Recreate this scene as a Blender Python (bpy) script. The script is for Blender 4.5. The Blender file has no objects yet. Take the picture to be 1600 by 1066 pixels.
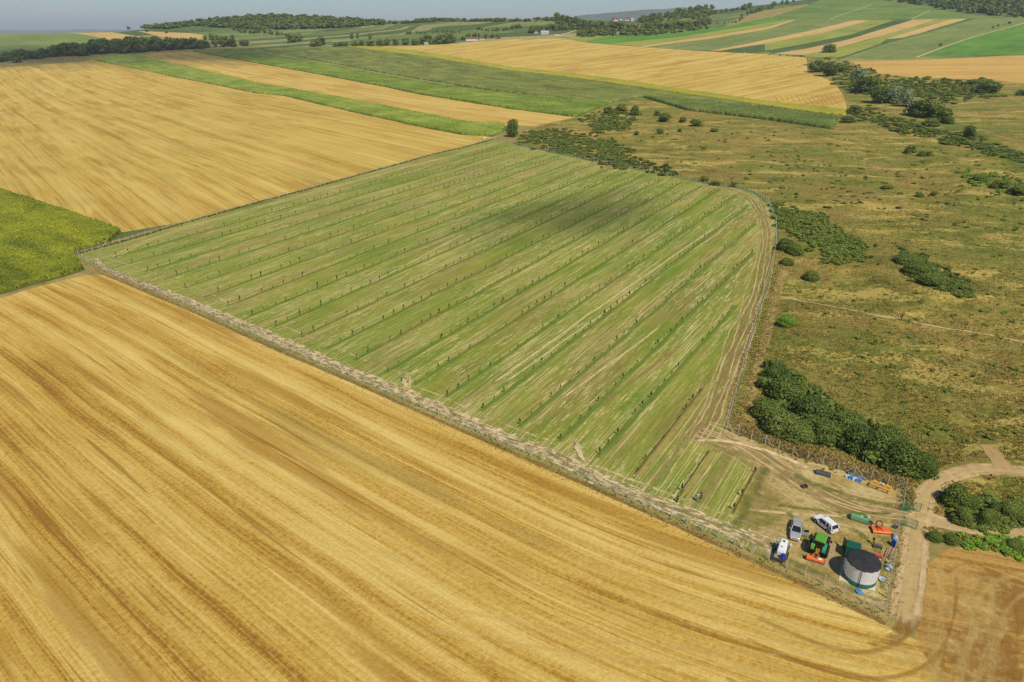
import bpy, bmesh, math, random
import numpy as np
from mathutils import Vector, noise as mnoise
from mathutils.geometry import delaunay_2d_cdt

random.seed(7); RNG = np.random.default_rng(7)
sc = bpy.context.scene
COL = sc.collection
rad = math.radians

# ------------------------------------------------------------------ camera, sky, sun, exposure
F = 1067.0; HOR = 47.0; H = 75.0                      # focal length and horizon row of a 1600 px wide frame
PITCH = math.atan((533 - HOR) / F)
SUN_AZ, SUN_EL = -64.0, 54.0                          # towards the sun, degrees
cam = bpy.data.cameras.new("Camera"); cam_o = bpy.data.objects.new("Camera", cam); COL.objects.link(cam_o)
cam.sensor_width = 36; cam.lens = F * 36 / 1600; cam.clip_start = 1; cam.clip_end = 80000
cam_o.location = (0, 0, H); cam_o.rotation_euler = (math.pi / 2 - PITCH, 0, 0)
sc.camera = cam_o
world = bpy.data.worlds.new("World"); sc.world = world; world.use_nodes = True
wn = world.node_tree; wn.nodes.clear()
wout = wn.nodes.new("ShaderNodeOutputWorld"); wbg = wn.nodes.new("ShaderNodeBackground")
sky = wn.nodes.new("ShaderNodeTexSky"); sky.sky_type = 'NISHITA'; sky.sun_disc = False
sky.sun_elevation = rad(SUN_EL); sky.sun_rotation = rad(90 - SUN_AZ)
sky.altitude = 300; sky.air_density = 1.2; sky.dust_density = 0.2; sky.ozone_density = 3.0
wtint = wn.nodes.new('ShaderNodeMix'); wtint.data_type = 'RGBA'; wtint.blend_type = 'MULTIPLY'; wtint.inputs[0].default_value = 1.0
wtint.inputs[7].default_value = (0.80, 1.0, 1.27, 1)
wn.links.new(sky.outputs[0], wtint.inputs[6]); wn.links.new(wtint.outputs[2], wbg.inputs[0]); wbg.inputs[1].default_value = 0.068
wn.links.new(wbg.outputs[0], wout.inputs[0])
sun = bpy.data.lights.new("Sun", 'SUN'); sun.energy = 4.0; sun.angle = rad(0.5); sun.color = (1.0, 0.92, 0.75)
sun_o = bpy.data.objects.new("Sun", sun); COL.objects.link(sun_o)
SUND = Vector((math.cos(rad(SUN_AZ)) * math.cos(rad(SUN_EL)), math.sin(rad(SUN_AZ)) * math.cos(rad(SUN_EL)), math.sin(rad(SUN_EL))))
sun_o.rotation_euler = SUND.to_track_quat('Z', 'Y').to_euler(); sun_o.location = (0, 0, 400)
sc.view_settings.view_transform = 'Standard'; sc.view_settings.look = 'None'
sc.view_settings.exposure = 0.0; sc.view_settings.gamma = 1.0
sc.cycles.use_denoising = False
sc.cycles.max_bounces = 5; sc.cycles.diffuse_bounces = 2; sc.cycles.transparent_max_bounces = 24
sc.cycles.volume_bounces = 0

# ------------------------------------------------------------------ the lie of the land
# The fields lie on one gently tilted plane that steepens into hills beyond about 650 m.
R_ = np.array([1, 0, 0.]); FW = np.array([0, math.cos(PITCH), -math.sin(PITCH)]); UP = np.array([0, math.sin(PITCH), math.cos(PITCH)])
TA, TB, W0 = 0.029, 50.0, 130.0
_nc = np.array([TA * F, F, 533 - TB + 800 * TA]); _nc /= np.linalg.norm(_nc)
KN = _nc[1] / F

def M(u, v, dz=0.0):
    """photo direction -> point on the land (arrays or scalars); dz = height above the near plane"""
    u = np.asarray(u, float); v = np.asarray(v, float)
    dc = np.stack([(u - 800) / F, (v - 533) / F, np.ones_like(u)], -1)
    w = v - (TB - TA * u)
    g = np.where(w > W0, w, W0 * np.exp((np.minimum(w, W0) - W0) / W0))
    D = (H - dz) / (KN * g)
    X = dc * D[..., None]
    return X[..., :1] * R_ - X[..., 1:2] * UP + X[..., 2:] * FW + np.array([0, 0, H])

def proj(p):
    p = np.asarray(p, float) - np.array([0, 0, H]); d = np.maximum(p @ FW, 1e-3)
    return 800 + F * (p @ R_) / d, 533 - F * (p @ UP) / d, d

def Zxy(x, y):
    x = np.asarray(x, float); y = np.asarray(y, float)
    lo = np.full_like(x, -200.0); hi = np.full_like(x, 400.0)
    for _ in range(44):
        mid = (lo + hi) / 2
        u, v, d = proj(np.stack([x, y, mid], -1))
        w = v - (TB - TA * u)
        g = np.where(w > W0, w, W0 * np.exp((np.minimum(w, W0) - W0) / W0))
        above = d < H / (KN * g)
        hi = np.where(above, mid, hi); lo = np.where(above, lo, mid)
    return (lo + hi) / 2

def inside(pu, pv, poly):
    poly = np.asarray(poly, float); n = len(poly); r = np.zeros(len(pu), bool); j = n - 1
    for i in range(n):
        xi, yi = poly[i]; xj, yj = poly[j]
        if yi != yj:
            c = ((yi > pv) != (yj > pv)) & (pu < (xj - xi) * (pv - yi) / (yj - yi) + xi)
            r ^= c
        j = i
    return r

def seg_dist(pu, pv, pts, closed=False):
    pts = np.asarray(pts, float); best = np.full(len(pu), 1e9)
    rng = range(len(pts) if closed else len(pts) - 1)
    for i in rng:
        a = pts[i]; b = pts[(i + 1) % len(pts)]; d = b - a; L = max(d @ d, 1e-9)
        t = np.clip(((pu - a[0]) * d[0] + (pv - a[1]) * d[1]) / L, 0, 1)
        best = np.minimum(best, np.hypot(pu - a[0] - t * d[0], pv - a[1] - t * d[1]))
    return best

SCRUB = [(800,222),(858,236),(904,246),(986,262),(1046,274),(1100,285),(1155,293),(1178,299),(1208,317),(1216,350),(1217,385),(1205,435),
         (1185,504),(1162,585),(1139,669),(1152,677),(1232,707),(1345,742),(1415,763),(1425,830),(1460,850),(1520,852),(1600,872),(2500,1000),(2500,130),
         (1600,130),(1550,125),(1440,122),(1375,116),(1340,102),(1327,95),(1262,91),(1262,114),(1300,126),(1317,147),(1324,172),
         (1322,181),(1309,187),(1301,203),(1200,188),(1074,173),(1003,154),(950,165),(899,184),(835,197),(805,205)]
ROADLINE = [(1425,840),(1440,795),(1448,765),(1475,742),(1530,728),(1620,736),(1900,760)]

def relief(pts):
    """low hummocks and the shallow gully of the rough pasture"""
    pts = np.asarray(pts, float).reshape(-1, 3)
    u, v, d = proj(pts)
    ins = inside(u, v, SCRUB)
    m = np.where(ins, np.clip((np.minimum(seg_dist(u, v, SCRUB, True), seg_dist(u, v, ROADLINE) - 6) - 6) / 40, 0, 1), 0)
    out = np.zeros(len(pts))
    for i in np.nonzero(m > 0)[0]:
        x, y = pts[i, 0], pts[i, 1]
        out[i] = m[i] * (1.7 * mnoise.noise((x / 42, y / 42, 1.3)) + 0.8 * mnoise.noise((x / 15, y / 15, 7.7)) + 0.35 * mnoise.noise((x / 6, y / 6, 3.1)))
    return out

def gp(u, v, dz=0.0):
    p = M(np.array([u]), np.array([v]))[0]
    p[2] += relief(p)[0] + dz
    return Vector(p)

def ang(p, q):
    a = M(*p); b = M(*q); return math.atan2(b[1] - a[1], b[0] - a[0])

def px_size(u, v):                                     # metres per photo pixel at a ground point
    return proj(M(u, v)[None])[2][0] / F

# ------------------------------------------------------------------ materials
class NT:
    def __init__(s, name):
        s.m = bpy.data.materials.new(name); s.m.use_nodes = True; s.t = s.m.node_tree; s.t.nodes.clear()
        s.out = s.t.nodes.new("ShaderNodeOutputMaterial")
    def n(s, typ, **kw):
        nd = s.t.nodes.new(typ)
        for k, v in kw.items(): setattr(nd, k, v)
        return nd
    def link(s, a, b): s.t.links.new(a, b)
    def setin(s, sock, val):
        if isinstance(val, bpy.types.NodeSocket): s.link(val, sock)
        else: sock.default_value = val
    def pos(s): return s.n("ShaderNodeNewGeometry").outputs["Position"]
    def island(s): return s.n("ShaderNodeNewGeometry").outputs["Random Per Island"]
    def rot(s, vec, a, scale=(1, 1, 1)):
        m1 = s.n("ShaderNodeMapping"); s.link(vec, m1.inputs[0]); m1.inputs["Rotation"].default_value = (0, 0, -a)
        m2 = s.n("ShaderNodeMapping"); s.link(m1.outputs[0], m2.inputs[0]); m2.inputs["Scale"].default_value = scale
        return m2.outputs[0]
    def scale(s, vec, sc_):
        m2 = s.n("ShaderNodeMapping"); s.link(vec, m2.inputs[0]); m2.inputs["Scale"].default_value = sc_ if isinstance(sc_, tuple) else (sc_,) * 3
        return m2.outputs[0]
    def noise(s, vec, scale=1.0, detail=3.0, rough=0.55, dist=0.0, color=False):
        nd = s.n("ShaderNodeTexNoise"); s.link(vec, nd.inputs["Vector"]); nd.inputs["Scale"].default_value = scale
        nd.inputs["Detail"].default_value = detail; nd.inputs["Roughness"].default_value = rough; nd.inputs["Distortion"].default_value = dist
        return nd.outputs["Color" if color else "Fac"]
    def vor(s, vec, scale=1.0, feature='F1', out="Distance"):
        nd = s.n("ShaderNodeTexVoronoi", feature=feature); s.link(vec, nd.inputs["Vector"]); nd.inputs["Scale"].default_value = scale
        return nd.outputs[out]
    def math(s, op, a, b=0.0, clamp=False):
        nd = s.n("ShaderNodeMath", operation=op); nd.use_clamp = clamp; s.setin(nd.inputs[0], a); s.setin(nd.inputs[1], b)
        return nd.outputs[0]
    def vmath(s, op, a, b):
        nd = s.n("ShaderNodeVectorMath", operation=op); s.setin(nd.inputs[0], a); s.setin(nd.inputs[1], b); return nd.outputs[0]
    def ss(s, x, lo, hi):
        nd = s.n("ShaderNodeMapRange", interpolation_type='SMOOTHSTEP'); s.setin(nd.inputs[0], x)
        nd.inputs[1].default_value = lo; nd.inputs[2].default_value = hi; return nd.outputs[0]
    def ramp(s, fac, stops, interp='LINEAR'):
        nd = s.n("ShaderNodeValToRGB"); s.setin(nd.inputs[0], fac); cr = nd.color_ramp; cr.interpolation = interp
        while len(cr.elements) < len(stops): cr.elements.new(0.5)
        for e, (p, c) in zip(cr.elements, stops): e.position = p; e.color = (*c, 1)
        return nd.outputs[0]
    def mix(s, fac, a, b, blend='MIX'):
        nd = s.n("ShaderNodeMix", data_type='RGBA', blend_type=blend); s.setin(nd.inputs[0], fac)
        for i, x in ((6, a), (7, b)):
            s.setin(nd.inputs[i], x if isinstance(x, bpy.types.NodeSocket) else (*x, 1))
        return nd.outputs[2]
    def finish(s, col, rough=0.9, bump=None, strength=0.4, dist=0.1, metal=0.0, spec=0.2, alpha=None, trans=0.0, coat=0.0):
        b = s.n("ShaderNodeBsdfPrincipled")
        s.setin(b.inputs["Base Color"], col if isinstance(col, bpy.types.NodeSocket) else (*col, 1))
        s.setin(b.inputs["Roughness"], rough); b.inputs["Metallic"].default_value = metal
        b.inputs["Specular IOR Level"].default_value = spec; b.inputs["Coat Weight"].default_value = coat
        if bump is not None:
            bn = s.n("ShaderNodeBump"); bn.inputs["Strength"].default_value = strength; bn.inputs["Distance"].default_value = dist
            s.link(bump, bn.inputs["Height"]); s.link(bn.outputs[0], b.inputs["Normal"])
        if alpha is not None: s.setin(b.inputs["Alpha"], alpha)
        sh = b.outputs[0]
        if trans > 0:
            tr = s.n("ShaderNodeBsdfTranslucent"); s.setin(tr.inputs[0], col if isinstance(col, bpy.types.NodeSocket) else (*col, 1))
            mx = s.n("ShaderNodeMixShader"); mx.inputs[0].default_value = trans; s.link(sh, mx.inputs[1]); s.link(tr.outputs[0], mx.inputs[2]); sh = mx.outputs[0]
        s.link(sh, s.out.inputs[0]); return s.m

_K = [0.0]
def stubble(name, a, dark, mid, light, green=None, rows=0.5, contrast=1.0, bend=0.0, x0=0.0):
    t = NT(name); p = t.pos(); _K[0] += 37.0
    off = t.vmath('ADD', p, (_K[0], _K[0] * 2.3, 0))
    warp = t.noise(off, 0.004, 2, color=True)
    wv = t.vmath('MULTIPLY', t.vmath('SUBTRACT', warp, (0.5, 0.5, 0.5)), (7, 7, 0))
    q = t.vmath('ADD', off, wv)
    if bend:
        sx = t.n("ShaderNodeSeparateXYZ"); t.link(t.rot(p, a), sx.inputs[0])
        dx = t.math('MAXIMUM', t.math('SUBTRACT', sx.outputs[0], x0), 0.0)
        dy = t.math('MULTIPLY', t.math('MULTIPLY', dx, dx), bend)
        cb = t.n("ShaderNodeCombineXYZ"); t.link(t.math('MULTIPLY', dy, -math.sin(a)), cb.inputs[0]); t.link(t.math('MULTIPLY', dy, math.cos(a)), cb.inputs[1])
        q = t.vmath('ADD', q, cb.outputs[0])
    b1 = t.noise(t.rot(q, a, (0.007 * rows, 0.30 * rows, 0.02)), 1, 6, 0.72)
    b2 = t.noise(t.rot(q, a, (0.036 * rows, 0.9 * rows, 0.1)), 1, 5, 0.7)
    pt = t.noise(off, 0.02, 5, 0.65)
    gr = t.noise(off, 1.6, 4, 0.75)
    sy = t.n("ShaderNodeSeparateXYZ"); t.link(t.rot(q, a, (0.02, rows * 0.42, 0)), sy.inputs[0])
    along = t.noise(t.rot(q, a, (0.012, 0.012, 0.1)), 1, 3, 0.6)
    acr = t.math('ADD', sy.outputs[1], t.math('MULTIPLY', along, rows * 0.42 * 4.0))
    def passes(k, o):
        vv = t.n("ShaderNodeTexVoronoi", voronoi_dimensions='1D', feature='F1'); t.link(t.math('ADD', t.math('MULTIPLY', acr, k), o), vv.inputs["W"])
        sp = t.n("ShaderNodeSeparateColor"); t.link(vv.outputs["Color"], sp.inputs[0]); return sp.outputs[0]
    p1, p2, p3 = passes(0.9, 3.0), passes(2.7, 11.0), passes(8.0, 23.0)
    s_ = t.math('ADD', t.math('MULTIPLY', t.math('SUBTRACT', b1, 0.5), 1.0 * contrast), t.math('MULTIPLY', t.math('SUBTRACT', b2, 0.5), 1.0 * contrast))
    s_ = t.math('ADD', s_, t.math('MULTIPLY', t.math('SUBTRACT', pt, 0.5), 0.5)); s_ = t.math('ADD', s_, t.math('MULTIPLY', t.math('SUBTRACT', gr, 0.5), 0.85))
    s_ = t.math('ADD', s_, t.math('MULTIPLY', t.math('SUBTRACT', p1, 0.5), 0.15 * contrast)); s_ = t.math('ADD', s_, t.math('MULTIPLY', t.math('SUBTRACT', p2, 0.5), 0.17 * contrast)); s_ = t.math('ADD', s_, t.math('MULTIPLY', t.math('SUBTRACT', p3, 0.5), 0.17 * contrast))
    v = t.math('ADD', s_, 0.5)
    c = t.ramp(v, [(0.14, dark), (0.40, mid), (0.60, tuple(0.5 * (x + y) for x, y in zip(mid, light))), (0.85, light)])
    # rust coloured patches and narrow broken wheelings
    rp = t.ss(t.noise(t.rot(q, a, (0.009, 0.10 * rows / 0.4, 0.1)), 1, 4, 0.62), 0.55, 0.64)
    c = t.mix(t.math('MULTIPLY', rp, 0.6), c, tuple(0.7 * x + 0.3 * y for x, y in zip(dark, mid)))
    gy = t.ss(t.noise(t.rot(t.vmath('ADD', q, (200, 120, 0)), a, (0.008, 0.09 * rows / 0.4, 0.1)), 1, 4, 0.62), 0.57, 0.68)
    c = t.mix(t.math('MULTIPLY', gy, 0.5 if rows > .4 else .2), c, (mid[0] * .72, mid[1] * .86, mid[2] * 1.35))
    ln = t.noise(t.rot(q, a, (0.024 * rows, 1.1 * rows, 0.1)), 1, 4, 0.7)
    c = t.mix(t.math('MULTIPLY', t.ss(ln, 0.60, 0.65), 0.7), c, dark)
    ln2 = t.noise(t.rot(t.vmath('ADD', q, (71, 33, 0)), a, (0.020 * rows, 1.0 * rows, 0.1)), 1, 4, 0.7)
    c = t.mix(t.math('MULTIPLY', t.ss(ln2, 0.60, 0.68), 0.45), c, tuple(min(.85, 1.15 * x) for x in light))
    if green:
        gm = t.ss(t.noise(t.rot(q, a, (0.011, 0.05, 0.1)), 1, 3, 0.6), 0.54, 0.70)
        c = t.mix(t.math('MULTIPLY', gm, 0.25), c, green)
    return t.finish(c, 0.95, bump=gr, strength=0.6, dist=0.25, spec=0.1)

def meadow(name, a, cols, stretch=(0.02, 0.08), patch=0.03, grain=0.8, bumpd=0.4):
    """cols: list of 4 colours dark->light"""
    t = NT(name); p = t.pos(); _K[0] += 53.0
    off = t.vmath('ADD', p, (_K[0], -_K[0], 0))
    b = t.noise(t.rot(off, a, (stretch[0], stretch[1], 0.1)), 1, 4, 0.6)
    pt = t.noise(off, patch, 5, 0.65); gr = t.noise(off, grain, 6, 0.75)
    v = t.math('ADD', t.math('MULTIPLY', b, 0.8), t.math('ADD', t.math('MULTIPLY', pt, 0.9), t.math('MULTIPLY', gr, 0.8)))
    v = t.math('ADD', t.math('SUBTRACT', v, 1.25), 0.5)
    n = len(cols); c = t.ramp(v, [(0.12 + 0.76 * i / (n - 1), cc) for i, cc in enumerate(cols)])
    return t.finish(c, 0.95, bump=gr, strength=0.7, dist=bumpd, spec=0.1)

def crop_mat(name, a, dark, mid, light, rows=0.35, leafy=0.25):
    t = NT(name); p = t.pos(); _K[0] += 29.0
    off = t.vmath('ADD', p, (_K[0], _K[0], 0)); isl = t.island()
    b = t.noise(t.rot(off, a, (0.012, rows, 0.1)), 1, 3, 0.6); pt = t.noise(off, 0.035, 4, 0.6); gr = t.noise(off, 0.9, 4, 0.7)
    v = t.math('ADD', t.math('MULTIPLY', b, 0.7), t.math('ADD', t.math('MULTIPLY', pt, 0.8), t.math('MULTIPLY', gr, 0.5)))
    v = t.math('ADD', t.math('SUBTRACT', v, 1.0), 0.5)
    v = t.math('ADD', v, t.math('MULTIPLY', t.math('SUBTRACT', isl, 0.5), leafy))
    c = t.ramp(v, [(0.2, dark), (0.5, mid), (0.8, light)])
    return t.finish(c, 0.75, bump=gr, strength=0.8, dist=0.6, spec=0.15, trans=0.08)

def leaf_mat(name, dark, light, tip=None):
    t = NT(name); isl = t.island(); oi = t.n("ShaderNodeObjectInfo").outputs["Random"]
    nz = t.noise(t.pos(), 0.5, 3, 0.6)
    v = t.math('ADD', t.math('MULTIPLY', isl, 0.6), t.math('ADD', t.math('MULTIPLY', oi, 0.25), t.math('MULTIPLY', t.math('SUBTRACT', nz, 0.35), 0.6)))
    st = [(0.1, dark), (0.75, light)] + ([(0.97, tip)] if tip else [])
    return t.finish(t.ramp(v, st), 0.65, spec=0.15, trans=0.12)

def plain(name, c, rough=0.5, metal=0.0, spec=0.4, dirt=0.25, coat=0.0, scale=2.5):
    t = NT(name); n1 = t.noise(t.n("ShaderNodeTexCoord").outputs["Object"], scale, 5, 0.65)
    cc = t.mix(t.math('MULTIPLY', t.ss(n1, 0.42, 0.75), dirt), c, tuple(0.55 * x + 0.45 * y for x, y in zip(c, (0.22, 0.16, 0.09))))
    return t.finish(cc, t.math('ADD', t.math('MULTIPLY', n1, 0.25), max(rough - 0.12, 0.02)), metal=metal, spec=spec, coat=coat)

def track_mat(name, ca, cb, dens=0.5, edge=0.6, stretch=(0.25, 2.2), maxa=1.0, gap=0.0, core=None, sharp=0.10):
    """worn ground on a ribbon: UV.x = -1..1 across, UV.y = metres along, patches follow the ribbon"""
    t = NT(name); uv = t.n("ShaderNodeTexCoord").outputs["UV"]; p = t.pos(); _K[0] += 17
    sx = t.n("ShaderNodeSeparateXYZ"); t.link(uv, sx.inputs[0])
    a = t.math('ABSOLUTE', sx.outputs[0])
    w = t.n("ShaderNodeUVMap"); w.uv_map = "metres"
    sm = t.scale(t.vmath('ADD', w.outputs[0], (_K[0], _K[0], 0)), (stretch[1], stretch[0], 1))
    n1 = t.noise(sm, 1, 4, 0.68); n2 = t.noise(t.vmath('ADD', p, (_K[0], 0, 0)), 0.7, 5, 0.7)
    f = t.math('ADD', t.math('MULTIPLY', n1, 0.65), t.math('MULTIPLY', n2, 0.35))
    f = t.math('ADD', f, dens - 0.5); f = t.math('SUBTRACT', f, t.math('MULTIPLY', t.ss(a, edge, 1.0), 0.55))
    if core is not None: f = t.math('ADD', f, t.math('MULTIPLY', t.math('SUBTRACT', 1.0, t.ss(a, 0.0, 0.5)), core))
    al = t.math('MULTIPLY', t.ss(f, 0.5 - sharp, 0.5 + sharp), maxa)
    if gap: al = t.math('MULTIPLY', al, t.ss(t.noise(t.vmath('ADD', p, (0, _K[0], 0)), gap, 2, 0.5), 0.42, 0.55))
    c = t.ramp(t.math('ADD', t.math('MULTIPLY', n2, 0.6), t.math('MULTIPLY', n1, 0.4)), [(0.32, ca), (0.68, cb)])
    return t.finish(c, 0.95, bump=n2, strength=0.5, dist=0.12, spec=0.08, alpha=al)

# ------------------------------------------------------------------ object helpers
def tag(o, label=None, cat=None, group=None, kind=None):
    if label: o["label"] = label
    if cat: o["category"] = cat
    if group: o["group"] = group
    if kind: o["kind"] = kind
    return o

def link(name, me, mat=None, parent=None):
    o = bpy.data.objects.new(name, me); COL.objects.link(o)
    if mat and me is not None and not me.materials: me.materials.append(mat)
    if parent: o.parent = parent
    return o

def thing(name, label, cat, loc, rz=0.0, group=None, scale=None):
    o = bpy.data.objects.new(name, None); COL.objects.link(o); o.empty_display_size = 0.3
    o.location = loc; o.rotation_euler = (0, 0, rz)
    if scale: o.scale = scale
    return tag(o, label, cat, group)

def mesh_np(name, V, faces, smooth=False):
    """V (n,3); faces (m,3) or (m,4) array"""
    me = bpy.data.meshes.new(name); V = np.asarray(V, np.float32); faces = np.asarray(faces, np.int32); k = faces.shape[1]
    me.vertices.add(len(V)); me.vertices.foreach_set("co", V.ravel())
    me.loops.add(faces.size); me.loops.foreach_set("vertex_index", faces.ravel())
    me.polygons.add(len(faces)); me.polygons.foreach_set("loop_start", np.arange(0, faces.size, k, dtype=np.int32))
    me.polygons.foreach_set("loop_total", np.full(len(faces), k, np.int32))
    if smooth: me.polygons.foreach_set("use_smooth", np.ones(len(faces), bool))
    me.update(calc_edges=True); me.validate(); return me

class MB:
    def __init__(s): s.v = []; s.f = []
    def add(s, vs, fs):
        b = len(s.v); s.v += [tuple(x) for x in vs]; s.f += [tuple(b + i for i in f) for f in fs]; return s
    def box(s, c, d, rz=0, top=1.0, ry=0, rx=0):
        hx, hy, hz = d[0] / 2, d[1] / 2, d[2] / 2; vs = []
        for z, k in ((-hz, 1), (hz, top)):
            for x, y in ((-hx, -hy), (hx, -hy), (hx, hy), (-hx, hy)): vs.append([x * k, y * k, z])
        cr, sr = math.cos(ry), math.sin(ry); cx, sx = math.cos(rx), math.sin(rx); cz, sz = math.cos(rz), math.sin(rz)
        o = []
        for x, y, z in vs:
            y, z = y * cx - z * sx, y * sx + z * cx
            x, z = x * cr + z * sr, -x * sr + z * cr
            x, y = x * cz - y * sz, x * sz + y * cz
            o.append((x + c[0], y + c[1], z + c[2]))
        return s.add(o, [(3, 2, 1, 0), (4, 5, 6, 7), (0, 1, 5, 4), (1, 2, 6, 5), (2, 3, 7, 6), (3, 0, 4, 7)])
    def tube(s, p, q, r, r2=None, n=8, caps=True):
        p = Vector(p); q = Vector(q); r2 = r if r2 is None else r2
        d = (q - p).normalized(); a = d.orthogonal().normalized(); b = d.cross(a); vs = []
        for c, rr in ((p, r), (q, r2)):
            for i in range(n):
                t = 2 * math.pi * i / n; vs.append(c + a * (rr * math.cos(t)) + b * (rr * math.sin(t)))
        fs = [(i, (i + 1) % n, n + (i + 1) % n, n + i) for i in range(n)]
        if caps: fs += [tuple(reversed(range(n))), tuple(range(n, 2 * n))]
        return s.add(vs, fs)
    def lathe(s, prof, c=(0, 0, 0), axis='Z', n=24):
        """prof: (r, h) list; closed revolve"""
        vs = []
        for r, h in prof:
            for i in range(n):
                t = 2 * math.pi * i / n; x, y = r * math.cos(t), r * math.sin(t)
                if axis == 'Z': vs.append((c[0] + x, c[1] + y, c[2] + h))
                elif axis == 'Y': vs.append((c[0] + x, c[1] + h, c[2] + y))
                else: vs.append((c[0] + h, c[1] + x, c[2] + y))
        fs = []
        for k in range(len(prof) - 1):
            for i in range(n): fs.append((k * n + i, k * n + (i + 1) % n, (k + 1) * n + (i + 1) % n, (k + 1) * n + i))
        return s.add(vs, fs)
    def loft(s, rings, caps=True):
        n = len(rings[0]); vs = [p for r in rings for p in r]; fs = []
        for k in range(len(rings) - 1):
            for i in range(n): fs.append((k * n + i, k * n + (i + 1) % n, (k + 1) * n + (i + 1) % n, (k + 1) * n + i))
        if caps: fs += [tuple(reversed(range(n))), tuple(range((len(rings) - 1) * n, len(rings) * n))]
        return s.add(vs, fs)
    def quad(s, a, b, c, d): return s.add([a, b, c, d], [(0, 1, 2, 3)])
    def mesh(s, name, smooth=False):
        me = bpy.data.meshes.new(name); me.from_pydata([tuple(x) for x in s.v], [], s.f)
        bm = bmesh.new(); bm.from_mesh(me); bmesh.ops.recalc_face_normals(bm, faces=bm.faces); bm.to_mesh(me); bm.free()
        if smooth: me.polygons.foreach_set("use_smooth", np.ones(len(me.polygons), bool))
        me.update(); return me
    def build(s, name, mat, parent=None, smooth=False, bevel=0.0):
        o = link(name, s.mesh(name, smooth), mat, parent)
        if bevel:
            b = o.modifiers.new("Bevel", 'BEVEL'); b.width = bevel; b.segments = 2; b.limit_method = 'ANGLE'
        return o

def wedge_uv(me, uvs, name):
    lay = me.uv_layers.new(name=name); idx = np.zeros(len(me.loops), np.int32); me.loops.foreach_get("vertex_index", idx)
    lay.data.foreach_set("uv", np.asarray(uvs, np.float32)[idx].ravel())

def resample(pts, step):
    pts = np.asarray(pts, float); seg = np.linalg.norm(np.diff(pts[:, :2], axis=0), axis=1); s = np.concatenate([[0], np.cumsum(seg)])
    n = max(2, int(s[-1] / step) + 1); t = np.linspace(0, s[-1], n)
    return np.stack([np.interp(t, s, pts[:, i]) for i in range(pts.shape[1])], 1), t

def smooth_poly(pts, it=2):
    pts = np.asarray(pts, float)
    for _ in range(it):
        q = [pts[0]]
        for a, b in zip(pts[:-1], pts[1:]): q += [0.75 * a + 0.25 * b, 0.25 * a + 0.75 * b]
        q.append(pts[-1]); pts = np.array(q)
    return pts

def ribbon(name, px, width, mat, lift=0.006, shift=0.0, step=1.0, jit=0.15, cols=4, kind='structure', smooth=2, world_pts=None, wander=0.0, fade=(0, 0)):
    W = world_pts if world_pts is not None else M(*smooth_poly(px, smooth).T)
    c, s = resample(W, step)
    d = np.gradient(c[:, :2], axis=0); d /= np.maximum(np.linalg.norm(d, axis=1, keepdims=True), 1e-6); nrm = np.stack([-d[:, 1], d[:, 0]], 1)
    if wander:
        k0 = RNG.uniform(0, 500); c[:, :2] += nrm * (wander * np.array([mnoise.noise((x * .045 + k0, 1.7, 0)) + .3 * mnoise.noise((x * .2 + k0, 9.7, 0)) for x in s]))[:, None]
    n = len(c); V = []; U1 = []; U2 = []
    wl = np.ones(n) if np.isscalar(width) else np.interp(np.linspace(0, 1, n), np.linspace(0, 1, len(width)), width)
    w0 = width if np.isscalar(width) else 1.0
    for k in range(cols + 1):
        a = -1 + 2 * k / cols; ww = w0 * wl / 2 * (1 + jit * RNG.normal(size=n) * (abs(a) == 1))
        p = c[:, :2] + nrm * (a * ww + shift)[:, None]
        V.append(p); fa = np.maximum(1 - s / fade[0] if fade[0] else 0 * s - 9, 1 - (s[-1] - s) / fade[1] if fade[1] else 0 * s - 9); U1.append(np.stack([np.maximum(abs(a), np.clip(fa, 0, 1.0)), s], 1)); U2.append(np.stack([a * w0 * wl / 2, s], 1))
    V = np.concatenate(V); Z = Zxy(V[:, 0], V[:, 1]); V = np.column_stack([V, Z]); V[:, 2] += relief(V) + lift
    fs = [(k * n + i, k * n + i + 1, (k + 1) * n + i + 1, (k + 1) * n + i) for k in range(cols) for i in range(n - 1)]
    me = mesh_np(name, V, fs); wedge_uv(me, np.concatenate(U1), "UVMap"); wedge_uv(me, np.concatenate(U2), "metres")
    return tag(link(name, me, mat), kind=kind)

# ------------------------------------------------------------------ fields (outlines are directions from the drone, laid on the land)
ROWA = rad(56.7); RN = np.array([-math.sin(ROWA), math.cos(ROWA)]); RT = np.array([math.cos(ROWA), math.sin(ROWA)])
A_W1 = ang((250, 115), (722, 210)); A_W5 = rad(-39.0); A_W3 = ang((800, 111), (1322, 179)); A_R = ang((1208, 82), (1430, 31))
straw_d, straw_m, straw_l = (0.30, 0.155, 0.035), (0.52, 0.31, 0.075), (0.70, 0.48, 0.16)
corn_g = (0.10, 0.17, 0.035)
mat_w5 = stubble("front_stubble", A_W5, (0.29, 0.14, 0.022), (0.515, 0.315, 0.055), (0.71, 0.52, 0.16), rows=0.5, contrast=1.0, bend=-0.0032, x0=-58)
mat_w1 = stubble("back_stubble", A_W1, (0.34, 0.20, 0.035), (0.54, 0.355, 0.07), (0.66, 0.48, 0.13), green=(0.27, 0.24, 0.06), rows=0.26)
mat_w2 = stubble("strip_stubble", A_W1, (0.38, 0.21, 0.04), (0.55, 0.36, 0.08), (0.67, 0.49, 0.14), rows=0.15)
mat_w3 = stubble("hill_stubble", ang((960, 128), (1170, 92)), (0.37, 0.21, 0.04), (0.54, 0.36, 0.075), (0.68, 0.50, 0.14), rows=0.12, contrast=1.1)
mat_w4 = stubble("far_stubble", ang((1375, 112), (1600, 110)), (0.40, 0.22, 0.05), (0.55, 0.33, 0.08), (0.66, 0.44, 0.13), rows=0.1)
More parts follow.
